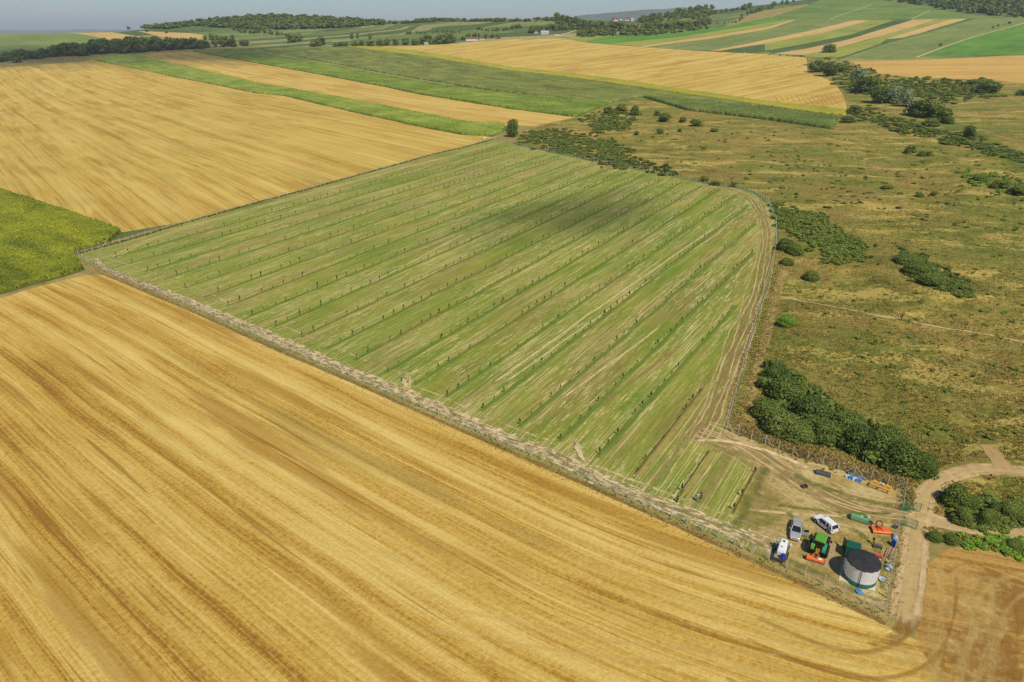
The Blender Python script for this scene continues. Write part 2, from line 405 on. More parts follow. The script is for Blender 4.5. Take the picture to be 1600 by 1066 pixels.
mat_w6 = stubble("corner_stubble", rad(-20), (0.22, 0.095, 0.02), (0.38, 0.20, 0.042), (0.58, 0.38, 0.11), rows=0.25, bend=-0.012, x0=52)
mat_strip_gold = stubble("gold_strip", A_R, (0.42, 0.25, 0.07), (0.55, 0.36, 0.12), (0.64, 0.45, 0.17), rows=0.08, contrast=0.6)
G_ol = [(0.10, 0.14, 0.03), (0.17, 0.21, 0.05), (0.22, 0.26, 0.07), (0.30, 0.31, 0.10)]
mat_olive = meadow("olive_crop", A_R, G_ol, (0.004, 0.06), 0.01, 0.12)
mat_yell = meadow("yellow_green_crop", A_R, [(0.17, 0.19, 0.035), (0.26, 0.28, 0.05), (0.33, 0.33, 0.06), (0.40, 0.37, 0.09)], (0.004, 0.06), 0.01, 0.12)
mat_vivid = meadow("vivid_crop", A_R, [(0.06, 0.14, 0.02), (0.10, 0.22, 0.03), (0.14, 0.27, 0.035), (0.20, 0.31, 0.05)], (0.004, 0.05), 0.01, 0.12)
mat_dark = meadow("dark_crop", A_R, [(0.04, 0.08, 0.02), (0.07, 0.12, 0.03), (0.10, 0.15, 0.04), (0.14, 0.18, 0.05)], (0.004, 0.05), 0.01, 0.12)
mat_hill = meadow("hill_crop", rad(20), [(0.08, 0.15, 0.025), (0.13, 0.20, 0.04), (0.18, 0.25, 0.05), (0.25, 0.29, 0.07)], (0.004, 0.03), 0.008, 0.1)
mat_leftg = meadow("left_far_crop", A_W1, [(0.12, 0.17, 0.04), (0.18, 0.23, 0.06), (0.22, 0.27, 0.07), (0.27, 0.30, 0.09)], (0.004, 0.02), 0.006, 0.1)
mat_verge = meadow("dry_verge", A_W5, [(0.13, 0.11, 0.03), (0.26, 0.20, 0.06), (0.36, 0.28, 0.09), (0.48, 0.38, 0.15)], (0.05, 0.3), 0.08, 1.0)
mat_cropsoil = meadow("crop_soil", A_W1, [(0.05, 0.06, 0.02), (0.09, 0.10, 0.03), (0.13, 0.13, 0.04), (0.2, 0.17, 0.06)])

def scrub_mat():
    t = NT("rough_pasture"); p = t.pos()
    wp = t.vmath('ADD', p, t.vmath('MULTIPLY', t.vmath('SUBTRACT', t.noise(p, 0.03, 3, color=True), (0.5, 0.5, 0.5)), (18, 18, 0)))
    a = t.noise(t.rot(wp, rad(-15), (0.02, 0.06, 0.1)), 1, 6, 0.66); b = t.noise(wp, 0.13, 6, 0.72); g = t.noise(p, 0.9, 5, 0.8)
    v = t.math('ADD', t.math('MULTIPLY', a, 1.1), t.math('ADD', t.math('MULTIPLY', b, 1.5), t.math('MULTIPLY', g, 1.1)))
    v = t.math('ADD', t.math('SUBTRACT', v, 1.85), 0.48)
    c = t.ramp(v, [(0.08, (0.07, 0.085, 0.016)), (0.32, (0.175, 0.165, 0.030)), (0.52, (0.28, 0.23, 0.047)), (0.70, (0.46, 0.335, 0.08)), (0.92, (0.68, 0.52, 0.18))])
    gm = t.ss(t.math('ADD', t.noise(wp, 0.02, 5, 0.68), t.math('MULTIPLY', t.math('SUBTRACT', b, 0.5), 0.5)), 0.45, 0.57)
    c = t.mix(t.math('MULTIPLY', gm, 0.8), c, t.ramp(t.math('ADD', t.math('MULTIPLY', g, 0.5), t.math('MULTIPLY', b, 0.5)), [(0.36, (0.08, 0.115, 0.018)), (0.5, (0.165, 0.19, 0.03)), (0.64, (0.29, 0.28, 0.06))]))
    bm = t.ss(t.math('ADD', t.noise(t.vmath('ADD', wp, (300, 0, 0)), 0.035, 5, 0.68), t.math('MULTIPLY', t.math('SUBTRACT', g, 0.5), 0.4)), 0.49, 0.59)
    c = t.mix(t.math('MULTIPLY', bm, 0.52), c, t.ramp(g, [(0.35, (0.22, 0.135, 0.035)), (0.65, (0.44, 0.28, 0.085))]))
    ym = t.ss(t.math('ADD', t.noise(t.rot(t.vmath('ADD', wp, (0, 500, 0)), rad(-15), (0.03, 0.08, 0.1)), 1, 5, 0.68), t.math('MULTIPLY', t.math('SUBTRACT', g, 0.5), 0.4)), 0.54, 0.63)
    c = t.mix(t.math('MULTIPLY', ym, 0.72), c, (0.58, 0.42, 0.11))
    return t.finish(c, 0.95, bump=g, strength=0.9, dist=0.6, spec=0.1)
mat_scrub = scrub_mat()

def orchard_mat():
    t = NT("orchard_sward"); p = t.pos()
    s1 = t.noise(t.rot(p, ROWA, (0.02, 0.28, 0.1)), 1, 3, 0.6); s2 = t.noise(t.rot(p, ROWA, (0.10, 1.6, 0.1)), 1, 4, 0.65)
    s3 = t.noise(t.rot(t.vmath('ADD', p, (91, 17, 0)), ROWA, (0.16, 2.9, 0.1)), 1, 4, 0.68)
    pt = t.noise(p, 0.03, 4, 0.6); g = t.noise(p, 1.3, 5, 0.72)
    v = t.math('ADD', t.math('MULTIPLY', s1, 0.55), t.math('ADD', t.math('MULTIPLY', s2, 0.5), t.math('ADD', t.math('MULTIPLY', pt, 0.7), t.math('MULTIPLY', g, 0.6))))
    v = t.math('ADD', t.math('SUBTRACT', v, 1.175), 0.5)
    c = t.ramp(v, [(0.2, (0.10, 0.175, 0.018)), (0.42, (0.18, 0.235, 0.028)), (0.6, (0.265, 0.27, 0.042)), (0.8, (0.40, 0.34, 0.08))])
    br = t.ss(t.noise(t.rot(t.vmath('ADD', p, (40, 140, 0)), ROWA, (0.025, 0.12, 0.1)), 1, 4, 0.6), 0.47, 0.62)
    c = t.mix(t.math('MULTIPLY', br, 0.5), c, t.ramp(s2, [(0.35, (0.20, 0.135, 0.038)), (0.65, (0.36, 0.27, 0.085))]))
    # windrows of bleached cut straw in short dashes along the rows
    m = t.ss(t.noise(t.rot(p, ROWA, (0.02, 0.09, 0.1)), 1, 3, 0.6), 0.38, 0.55)
    d = t.ss(t.math('ADD', s3, t.math('MULTIPLY', t.math('SUBTRACT', g, 0.5), 0.25)), 0.565, 0.625)
    c = t.mix(t.math('MULTIPLY', t.math('MULTIPLY', d, m), 0.95), c, (0.64, 0.50, 0.23))
    s4 = t.noise(t.rot(t.vmath('ADD', p, (31, 67, 0)), ROWA, (0.05, 4.0, 0.1)), 1, 4, 0.7); m4 = t.ss(t.noise(t.rot(t.vmath('ADD', p, (7, 230, 0)), ROWA, (0.012, 0.16, 0.1)), 1, 3, 0.6), 0.40, 0.54)
    c = t.mix(t.math('MULTIPLY', t.math('MULTIPLY', t.ss(s4, 0.53, 0.60), m4), 0.85), c, (0.58, 0.47, 0.20))
    return t.finish(c, 0.95, bump=g, strength=0.6, dist=0.2, spec=0.1)
mat_orch = orchard_mat()

def yard_mat():
    t = NT("yard_grass"); p = t.pos()
    a = t.noise(p, 0.13, 5, 0.65); g = t.noise(p, 1.5, 6, 0.75); d = t.noise(t.rot(p, rad(-28), (0.12, 0.7, 0.1)), 1, 4, 0.65)
    v = t.math('ADD', t.math('MULTIPLY', a, 0.9), t.math('ADD', t.math('MULTIPLY', g, 0.7), t.math('MULTIPLY', d, 0.5)))
    v = t.math('ADD', t.math('MULTIPLY', t.math('SUBTRACT', v, 1.05), 1.25), 0.5)
    c = t.ramp(v, [(0.12, (0.13, 0.15, 0.03)), (0.34, (0.25, 0.20, 0.05)), (0.5, (0.37, 0.265, 0.085)), (0.65, (0.48, 0.36, 0.135)), (0.9, (0.68, 0.54, 0.27))])
    return t.finish(c, 0.95, bump=g, strength=0.6, dist=0.2, spec=0.1)
mat_yard = yard_mat()

def far_strips():
    t = NT("valley_strips"); p = t.pos()
    w = t.vmath('ADD', p, t.vmath('MULTIPLY', t.vmath('SUBTRACT', t.noise(p, 0.0025, 2, color=True), (0.5, 0.5, 0.5)), (320, 320, 0)))
    cell = t.vor(t.rot(w, rad(28), (0.0026, 0.016, 0.001)), 1, 'F1', "Color"); sp = t.n("ShaderNodeSeparateColor"); t.link(cell, sp.inputs[0])
    c = t.ramp(sp.outputs[0], [(0.0, (0.10, 0.15, 0.04)), (0.2, (0.17, 0.22, 0.06)), (0.42, (0.24, 0.27, 0.08)), (0.62, (0.13, 0.17, 0.05)), (0.8, (0.30, 0.29, 0.10)), (0.93, (0.42, 0.33, 0.13))], 'CONSTANT')
    g = t.noise(p, 0.05, 5, 0.7)
    c = t.mix(0.8, c, t.ramp(g, [(0.3, (0.55, 0.55, 0.55)), (0.7, (1.15, 1.15, 1.15))]), 'MULTIPLY')
    return t.finish(c, 0.95, spec=0.1)
mat_valley = far_strips()

ORCH = [(110,398),(124,397),(214,372),(304,345),(404,317),(487,295),(562,274),(624,257),(681,241),(729,230),(775,217),(800,225),(858,238),(904,248),(986,264),
        (1046,276),(1100,287),(1155,295),(1175,301),(1200,317),(1212,345),(1212,383),(1200,433),(1180,504),(1157,585),(1135,671),(1149,678),(1232,709),
        (1345,744),(1414,766),(1409,795),(1403,820),(1382,957),(1308,924),(1253,900),(1199,875),(1125,841),(1051,810),(899,742),(711,661),(552,591),(418,534),(301,481),(162,420)]
YARD = [(1135,672),(1232,709),(1345,744),(1414,766),(1409,795),(1403,820),(1382,957),(1308,924),(1253,900),(1205,878),(1190,850),(1165,815),(1185,760),(1180,720),(1110,690)]
SUNF = [(-900,250),(-300,205),(0,297),(100,330),(192,363),(175,378),(112,396),(134,422),(100,433),(66,442),(0,461),(-300,530),(-900,700)]
C1 = [(140,93),(205,85),(270,100),(400,131),(524,152.5),(653,178),(729,193),(790,197),(785,208),(762,213),(722,211),(653,198),(544,174),(443,150),(400,146),(250,116)]
W2 = [(205,85),(300,80.5),(400,99),(500,117),(600,136),(662,149),(800,171),(899,183.5),(835,197),(790,197),(729,193),(653,178),(524,152.5),(400,131),(270,100)]
C2 = [(300,80.5),(330,79),(400,84),(500,99),(625,123),(760,144),(900,158),(960,160),(915,177),(899,183.5),(800,171),(662,149),(600,136),(500,117),(400,99)]
G1 = [(335,78),(540,74),(650,88),(800,112),(900,124),(1000,139),(1075,150),(1200,168),(1309,186),(1200,172),(1074,160),(1003,152),(960,160),(900,158),(760,141),(625,120),(500,96),(400,81)]
C3 = [(1003,152),(1074,160),(1200,171),(1309,186),(1303,203),(1200,188),(1074,173)]
Y1 = [(540,73),(587,73),(650,80),(700,88),(800,106),(900,116),(1000,130),(1112,147),(1200,159.5),(1276,168),(1324,172),(1322,181),(1273,177),(1200,167),(1075,149),(1000,138),(900,123),(800,111.5),(650,87)]
W3 = [(587,73),(670,71),(725,67.5),(800,62),(882,60),(920,67.5),(990,72.5),(1075,79),(1200,85),(1260,90),(1262,114),(1300,126),(1317,147),(1324,172),(1276,168),(1200,159.5),(1112,147),(1000,130),(900,116),(800,106),(700,88),(650,80)]
W1 = [(-900,220),(-300,140),(0,106),(130,96),(140,93),(250,116),(400,146),(443,150),(544,174),(653,198),(722,211),(762,213),(775,216),(729,229),(624,256),(487,294),(304,344),(192,363),(100,330),(0,297),(-300,205),(-900,250)]
W5_old = [(-900,700),(-300,540),(0,466),(66,446),(134,430),(162,430),(301,489),(418,543),(552,600),(711,671),(899,753),(1051,822),(1199,890),(1308,940),(1384,982),(1404,1012),(1412,1066),(1430,1700),(-900,1700)]
W5 = W5_old[:12] + [(1430,1000),(1470,1066),(1500,1700),(-900,1700)]
W6 = [(1452,880),(1480,858),(1530,852),(1600,876),(2500,1060),(2500,1700),(1500,1700),(1470,1066),(1430,1000),(1436,940)]
W4 = [(1327,95),(1417,94),(1600,86),(2500,60),(2500,130),(1600,130),(1550,125),(1440,122),(1375,116),(1340,102)]
VIV = [(1432,89.5),(1492,66),(1545,50),(1600,36),(2500,-5),(2500,58),(1600,85)]
P1 = [(1317,91),(1375,71),(1412,61),(1522,30),(1545,28),(1600,29),(1600,36),(1545,50),(1492,66),(1432,89.5),(1400,93)]
D1 = [(1310,91),(1375,69),(1385,62),(1412,60),(1500,34),(1512,29.5),(1525,29.5),(1412,62),(1375,73),(1322,91)]
S1 = [(1385,61.5),(1440,44),(1487,30),(1512,29.5),(1450,48),(1412,59)]
S2 = [(1255,87),(1300,78),(1345,66),(1420,44),(1467,30.5),(1488,30),(1440,44),(1385,61.5),(1372,70),(1310,90),(1262,90)]
S3 = [(1208,84),(1260,76),(1325,62),(1380,45),(1427,31),(1467,30),(1420,44),(1345,65),(1300,77),(1255,86)]
S4 = [(1195,80),(1260,68),(1330,54),(1395,32),(1427,31),(1380,45),(1325,62),(1260,76),(1208,84)]
S5 = [(1195,68),(1287,51),(1360,32),(1397,31.5),(1330,54),(1260,68),(1195,79)]
S6 = [(1110,79),(1160,70),(1200,61.5),(1262,49),(1332,32),(1362,32),(1287,51),(1200,67.5),(1125,79.5)]
S7 = [(1010,73),(1100,62),(1200,46),(1245,30.5),(1332,31),(1262,49),(1200,61),(1110,79),(1075,79)]
S8 = [(1000,72),(1100,58),(1200,42),(1240,31),(1262,30.5),(1200,47),(1100,62),(1012,74)]
S9 = [(950,69),(1060,58),(1130,47),(1200,36),(1225,31),(1245,31),(1200,42),(1100,58),(1000,72)]
S10 = [(912,66),(950,56),(1030,54),(1036,48),(1130,42),(1200,28),(1222,31),(1200,36),(1130,47),(1060,58),(950,69.5)]
S11 = [(880,59),(905,57),(950,55),(1010,56),(950,66),(915,66)]
H1 = [(1200,32),(1215,24),(1262,8),(1290,-3),(1380,0),(1450,11),(1500,21),(1560,27),(1522,30),(1360,31)]
PASTR = [(1130,42),(1150,30),(1190,18),(1262,6),(1262,9),(1215,24),(1200,30)]
LG = [(-900,66),(0,53.5),(105,51.5),(128,53),(178,62),(150,72),(0,96),(-900,200)]
LT = [(105,51.5),(175,50.5),(222,58),(178,63),(125,53)]
LP = [(215,48.5),(300,52),(330,57),(320,61),(262,60)]
LV = [(-900,200),(0,97),(150,75),(400,68),(335,79),(205,86),(130,96),(0,106),(-900,220)]
BRUSHS = [(250,62),(350,55),(430,62),(540,73),(400,74),(335,77),(260,76)]
FOREST = [(222,44.5),(280,38),(345,31),(400,27),(440,25),(520,30),(600,35),(612,38),(560,42),(500,45),(400,47),(360,44),(300,41),(262,46)]
SKYL = [(-900,66),(0,53.5),(105,51.5),(200,49),(222,46),(280,40),(345,33),(400,29),(440,27.5),(480,28.5),(520,31.5),(600,37),(640,34),(680,31),(720,33),(800,31),(850,29),(900,30),(960,33),(1000,32),(1050,22),(1080,17.5),(1140,14),(1170,10),(1200,7),(1240,2),(1290,-4),(1400,-14),(1600,-24),(2500,-30)]

FIELDS = [("ground", None, mat_valley), ("rough_pasture", SCRUB, mat_scrub), ("grassland", LV, mat_verge), ("meadow", LG, mat_leftg), ("stubble_field", LT, mat_strip_gold), ("stubble_field", LP, mat_strip_gold),
          ("dry_verge", [(-900,700),(-300,525),(0,458),(66,440),(134,420),(112,395),(160,415),(301,478),(418,530),(552,588),(711,658),(899,739),(1051,807),(1199,872),(1308,921),(1382,954),(1403,815),(1412,762),(1425,760),(1470,850),(1600,868),(2500,1010),(2500,1700),(-900,1700)], mat_verge),
          ("dry_verge", [(770,214),(800,200),(905,182),(835,200),(812,212),(800,226),(775,220)], mat_verge), ("back_verge", [(100,398),(304,340),(487,290),(624,252),(775,212),(780,222),(487,300),(120,403)], mat_verge),
          ("stubble_field", W1, mat_w1), ("crop_ground", SUNF, mat_cropsoil), ("crop_ground", C1, mat_cropsoil), ("stubble_field", W2, mat_w2), ("crop_ground", G1, mat_cropsoil), ("crop_ground", C2, mat_cropsoil), ("crop_ground", C3, mat_cropsoil),
          ("crop_ground", Y1, mat_yell), ("stubble_field", W3, mat_w3), ("stubble_field", W4, mat_w4), ("hill_crop", H1, mat_hill), ("pasture", PASTR, mat_verge), ("crop_strip", S11, mat_yell), ("crop_strip", S10, mat_vivid), ("crop_strip", S9, mat_yell), ("crop_strip", S8, mat_strip_gold),
          ("crop_strip", S7, mat_olive), ("crop_strip", S6, mat_strip_gold), ("crop_strip", S5, mat_yell), ("crop_strip", S4, mat_dark), ("crop_strip", S3, mat_strip_gold), ("crop_strip", S2, mat_yell), ("crop_strip", S1, mat_strip_gold), ("crop_strip", D1, mat_dark), ("crop_strip", P1, mat_olive), ("crop_field", VIV, mat_vivid),
          ("stubble_field", W5, mat_w5), ("stubble_field", W6, mat_w6), ("orchard_ground", ORCH, mat_orch), ("yard_ground", YARD, mat_yard)]

def dens(poly, step):
    P = []; n = len(poly)
    for i in range(n):
        a = np.array(poly[i], float); b = np.array(poly[(i + 1) % n], float); k = max(1, int(np.hypot(*(b - a)) / step))
        for j in range(k): P.append(a + (b - a) * j / k)
    return P
def wob(p):
    k = min(1.0, max(0.0, (p[1] - 60) / 140)) * 1.3
    return Vector((p[0] + k * mnoise.noise((p[0] * .12, p[1] * .12, 2.)), p[1] + 0.6 * k * mnoise.noise((p[0] * .12, p[1] * .12, 9.))))

def build_ground():
    pts = []; edges = []
    topu = np.concatenate([np.arange(-900, 0, 60), np.arange(0, 1601, 8), np.arange(1660, 2501, 60)]).astype(float)
    topv = np.interp(topu, [p[0] for p in SKYL], [p[1] for p in SKYL])
    outline = [(u, v) for u, v in zip(topu, topv)] + [(2500, 400), (2500, 1000), (2500, 1700), (800, 1700), (-900, 1700), (-900, 1000), (-900, 400)]
    for lp, w in [(outline, False)] + [(f[1], True) for f in FIELDS if f[1]]:
        q = lp if not w else dens(lp, 9)
        b = len(pts)
        for p in q: pts.append(wob(p) if w else Vector(p))
        edges += [(b + i, b + (i + 1) % len(q)) for i in range(len(q))]
    g = []
    for v in list(range(-20, 110, 5)):
        for u in range(-60, 1680, 14): g.append((u + (v % 2) * 7, v))
    for v in range(110, 1080, 20):
        for u in range(-60, 1680, 28): g.append((u, v))
    for v in range(130, 900, 6):
        for u in range(800, 1640, 8): g.append((u + (v % 4) * 2, v))
    for v in list(range(60, 1700, 90)):
        for u in list(range(-880, -60, 90)) + list(range(1690, 2490, 90)): g.append((u, v))
    g = np.array(g, float)
    keep = g[:, 1] > np.interp(g[:, 0], [p[0] for p in SKYL], [p[1] for p in SKYL]) + 2
    sc_ = inside(g[:, 0], g[:, 1], SCRUB); fine = np.zeros(len(g), bool); nf = 840 // 8
    k0 = np.arange(len(g))
    n1 = len(range(-20, 110, 5)) * len(range(-60, 1680, 14)); n2 = n1 + len(range(110, 1080, 20)) * len(range(-60, 1680, 28)); n3 = n2 + len(range(130, 900, 6)) * len(range(800, 1640, 8))
    keep &= ~((k0 >= n2) & (k0 < n3) & ~sc_); keep &= ~((k0 >= n1) & (k0 < n2) & sc_)
    pts += [Vector(x) for x in g[keep]]
    vs, es, fs, *_ = delaunay_2d_cdt(pts, edges, [], 0, 1e-4)
    V = np.array([(p.x, p.y) for p in vs]); T = np.array([f for f in fs if len(f) == 3], np.int64)
    C = V[T].mean(1)
    ok = (C[:, 1] > np.interp(C[:, 0], topu, topv)) & (C[:, 0] > -900) & (C[:, 0] < 2500)
    T = T[ok]; C = C[ok]; own = np.zeros(len(T), int)
    for i, (nm, poly, m) in enumerate(FIELDS):
        if poly: own[inside(C[:, 0], C[:, 1], [tuple(wob(p)) for p in dens(poly, 9)])] = i
    W = M(V[:, 0], V[:, 1]); W[:, 2] += relief(W)
    for i, (nm, poly, m) in enumerate(FIELDS):
        t = T[own == i]
        if not len(t): continue
        ids, inv = np.unique(t, return_inverse=True); tri = inv.reshape(t.shape)
        me = mesh_np(nm, W[ids], tri[:, ::-1], smooth=True)
        if len(me.polygons) and sum(p.normal.z for p in me.polygons) < 0: me.flip_normals()
        tag(link(nm, me, m), kind='structure')
    # the land falls away behind the skyline and drops to a far plain
    top = M(topu, topv); rr = top[:, :2] / np.linalg.norm(top[:, :2], axis=1, keepdims=True); n = len(top)
    b1 = np.column_stack([top[:, :2] + rr * 900, top[:, 2] - 90]); b2 = np.column_stack([top[:, :2] + rr * 3000, np.full(n, -170.0)])
    b3 = np.column_stack([rr * 30000, np.full(n, -170.0)])
    V = np.concatenate([top, b1, b2, b3]); fs = [(k * n + i, k * n + i + 1, (k + 1) * n + i + 1, (k + 1) * n + i) for k in range(3) for i in range(n - 1)]
    tag(link("terrain", mesh_np("terrain", V, fs, True), mat_valley), kind='structure')
    # wide ground behind and beside the drone
    pz = lambda x, y: H - (75.0 - 0.026192 * x - 0.01556 * y) / 0.99954 - 0.4
    tag(link("ground", mesh_np("ground", [(x, y, pz(x, y)) for x, y in ((-500, 30), (500, 30), (500, -900), (-500, -900))], [(0, 3, 2, 1)]), mat_verge), kind='structure')
build_ground()

# distant blue ridge
def ridge(name, px, dist, mat):
    V = []; n = len(px)
    for u, v in px:
        d = np.array([(u - 800) / F, 0, 1.0]); D = dist
        X = R_ * ((u - 800) / F * D) - UP * ((v - 533) / F * D) + FW * D + np.array([0, 0, H])
        V.append(X)
    V = np.array(V); rr = V[:, :2] / np.linalg.norm(V[:, :2], axis=1, keepdims=True)
    f = np.column_stack([V[:, :2] - rr * 1800, np.full(n, -170.)]); b = np.column_stack([V[:, :2] + rr * 2500, np.full(n, -170.)])
    mid = (V * 0.6 + f * 0.4) + np.column_stack([np.zeros((n, 2)), RNG.normal(size=n) * 8])
    A = np.concatenate([f, mid, V, b]); fs = [(k * n + i, k * n + i + 1, (k + 1) * n + i + 1, (k + 1) * n + i) for k in range(3) for i in range(n - 1)]
    return tag(link(name, mesh_np(name, A, fs, True), mat), kind='structure')
mat_ridge = meadow("distant_wood", 0, [(0.04, 0.07, 0.03), (0.06, 0.09, 0.035), (0.09, 0.12, 0.05), (0.13, 0.15, 0.06)], (0.001, 0.002), 0.002, 0.01)
us = np.arange(820, 1300, 8.0); vv = np.interp(us, [820, 880, 905, 950, 1000, 1070, 1095, 1180, 1300], [40, 30, 25, 20, 16, 12, 13, 20, 30]) + np.array([1.2 * mnoise.noise((u * .04, 0, 0)) for u in us])
ridge("distant_hills", list(zip(us, vv)), 9500, mat_ridge)
us = np.arange(-400, 900, 20.0); vv = 46.5 + np.array([2.0 * mnoise.noise((u * .01, 5, 0)) for u in us])
ridge("distant_hills", list(zip(us, vv)), 16000, mat_ridge)

# ------------------------------------------------------------------ standing crops
def world_poly(px): return np.array([M(*p)[:2] for p in dens(px, 15)])
def crop(name, px, h, step, a, mat, label, leaves=0, leaf=0.4, rough=0.25, clip=None):
    pw = world_poly(px); c0 = pw.mean(0); ca, sa = math.cos(a), math.sin(a)
    loc = np.column_stack([(pw - c0) @ [ca, sa], (pw - c0) @ [-sa, ca]])
    x0, y0 = loc.min(0); x1, y1 = loc.max(0)
    sx = step * 1.3; nx = int((x1 - x0) / sx) + 2; ny = int((y1 - y0) / step) + 2
    gx, gy = np.meshgrid(x0 + np.arange(nx) * sx, y0 + np.arange(ny) * step, indexing='ij')
    gx = gx + RNG.normal(size=gx.shape) * sx * .18; gy = gy + RNG.normal(size=gy.shape) * step * .12
    ins = inside(gx.ravel(), gy.ravel(), loc).reshape(gx.shape)
    X = c0[0] + gx * ca - gy * sa; Y = c0[1] + gx * sa + gy * ca
    Z = Zxy(X.ravel(), Y.ravel()).reshape(X.shape)
    hh = h * (1 - rough + 2 * rough * RNG.random(X.shape))
    q = ins[:-1, :-1] & ins[1:, :-1] & ins[1:, 1:] & ins[:-1, 1:]
    N = X.size; idx = np.arange(N).reshape(X.shape)
    V = np.concatenate([np.column_stack([X.ravel(), Y.ravel(), (Z + hh).ravel()]), np.column_stack([X.ravel(), Y.ravel(), (Z - 0.1).ravel()])])
    fs = [np.stack([idx[:-1, :-1][q], idx[1:, :-1][q], idx[1:, 1:][q], idx[:-1, 1:][q]], 1)]
    Q = np.zeros((nx + 1, ny + 1), bool); Q[1:nx, 1:ny] = q
    core = Q[1:nx, 1:ny]
    for nb, e in ((Q[1:nx, 0:ny - 1], ((0, 0), (1, 0))), (Q[2:nx + 1, 1:ny], ((1, 0), (1, 1))), (Q[1:nx, 2:ny + 1], ((1, 1), (0, 1))), (Q[0:nx - 1, 1:ny], ((0, 1), (0, 0)))):
        b = core & ~nb; I, J = np.nonzero(b)
        p = idx[I + e[0][0], J + e[0][1]]; r = idx[I + e[1][0], J + e[1][1]]
        fs.append(np.stack([p, p + N, r + N, r], 1))
    fs = np.concatenate(fs)
    if leaves:
        li = RNG.choice(np.nonzero(ins.ravel())[0], leaves)
        P = V[li] + np.column_stack([RNG.normal(size=(leaves, 2)) * step * .4, RNG.uniform(-.25, .12, leaves) * h])
        V, fs = add_leaves(V, fs, P, leaf, up=0.9)
    used, inv = np.unique(fs, return_inverse=True)
    me = mesh_np(name, V[used], inv.reshape(fs.shape)); return tag(link(name, me, mat), label, name.replace('_', ' '), kind='stuff')

def add_leaves(V, fs, P, size, up=0.4, N=None):
    n = len(P); nr = RNG.normal(size=(n, 3)); nr[:, 2] = np.abs(nr[:, 2]) + up
    if N is not None: nr = nr * 0.55 + N
    nr /= np.linalg.norm(nr, axis=1, keepdims=True)
    a = np.cross(nr, RNG.normal(size=(n, 3))); a /= np.linalg.norm(a, axis=1, keepdims=True); b = np.cross(nr, a)
    s = size * RNG.uniform(.55, 1.25, n)[:, None]; a *= s * .5; b *= s * .32
    Q = np.stack([P - a, P + b, P + a, P - b], 1).reshape(-1, 3); k = len(V)
    F4 = k + np.arange(4 * n).reshape(n, 4)
    return np.concatenate([V, Q]), np.concatenate([fs, F4])

m_corn = crop_mat("maize_leaves", A_W1, (0.11, 0.17, 0.022), (0.23, 0.30, 0.04), (0.41, 0.44, 0.08), 0.25, 0.35)
m_corn2 = crop_mat("maize_field", A_W3, (0.14, 0.17, 0.032), (0.265, 0.285, 0.06), (0.41, 0.39, 0.105), 0.08, 0.3)
m_corn3 = crop_mat("dark_maize", A_W3, (0.09, 0.135, 0.027), (0.165, 0.21, 0.045), (0.26, 0.29, 0.075), 0.2, 0.3)
m_sunf = crop_mat("sunflower_leaves", A_W5, (0.12, 0.15, 0.013), (0.28, 0.30, 0.021), (0.50, 0.47, 0.032), 0.12, 0.45)
m_yel = crop_mat("yellowing_sunflower", A_W3, (0.22, 0.22, 0.02), (0.38, 0.35, 0.035), (0.50, 0.43, 0.05), 0.1, 0.25)
crop("maize_crop", C1, 2.0, 1.0, A_W1, m_corn, "long green maize strip between two stubble fields at left", 24000, 0.8)
crop("maize_crop", C2, 2.0, 1.6, A_W1, m_corn, "green maize band along the far edge of the narrow stubble strip", 24000, 0.9)
crop("maize_crop", G1, 1.8, 2.4, A_W3, m_corn2, "wide dull green maize field below the yellow green strip", 26000, 1.1)
crop("maize_crop", C3, 2.3, 1.2, A_W3, m_corn3, "dark green maize block ending beside the rough pasture", 12000, 0.8)
crop("sunflower_crop", Y1, 1.2, 1.6, A_W3, m_yel, "yellow green sunflower strip below the large hill stubble field", 9000, 0.8)
crop("sunflower_crop", [(-120,262),(0,297),(100,330),(190,362),(172,377),(112,394),(132,421),(100,431),(66,440),(0,459),(-120,488)], 1.5, 0.7, A_W5, m_sunf, "yellowing sunflower field at the left edge by the fence corner", 46000, 0.6)

# ------------------------------------------------------------------ worn tracks, tree strips
straw_a, straw_b = (0.42, 0.30, 0.12), (0.70, 0.55, 0.28)
mt_front = track_mat("bleached_track", (0.48, 0.35, 0.16), (0.82, 0.65, 0.37), 0.60, 0.0, (0.32, 1.8), sharp=.05)
mt_line = track_mat("straw_line", straw_a, straw_b, 0.62, 0.45, (0.3, 1.2))
mt_line2 = track_mat("broken_straw_line", straw_a, straw_b, 0.52, 0.3, (0.5, 1.2))
mt_rut = track_mat("wheel_rut", (0.38, 0.25, 0.11), (0.66, 0.49, 0.25), 0.60, 0.5, (0.12, 1.6))
mt_soil = track_mat("bare_soil", (0.24, 0.155, 0.055), (0.40, 0.28, 0.10), 0.50, 0.35, (0.12, 0.9), 0.7)
mt_road = track_mat("dirt_road", (0.40, 0.265, 0.095), (0.60, 0.44, 0.20), 0.67, 0.42, (0.08, 1.3), 0.95)
mt_green = track_mat("tree_strip_grass", (0.090, 0.18, 0.020), (0.20, 0.285, 0.038), 0.57, 0.1, (0.12, 0.5), 0.72, sharp=0.2)
mt_brown = track_mat("red_brown_weeds", (0.22, 0.10, 0.03), (0.36, 0.20, 0.06), 0.5, 0.4, (0.4, 1.4), 0.85)
ribbon("field_track", [(150,403),(160,420),(215,440),(300,472),(352,495),(420,524),(500,560),(560,586),(640,616),(720,653),(800,688),(860,708),(940,750),(1010,778),(1080,805),(1150,830),(1215,858)], [6, 8, 10, 11, 11, 11, 10], mt_front, 0.006, step=.8)
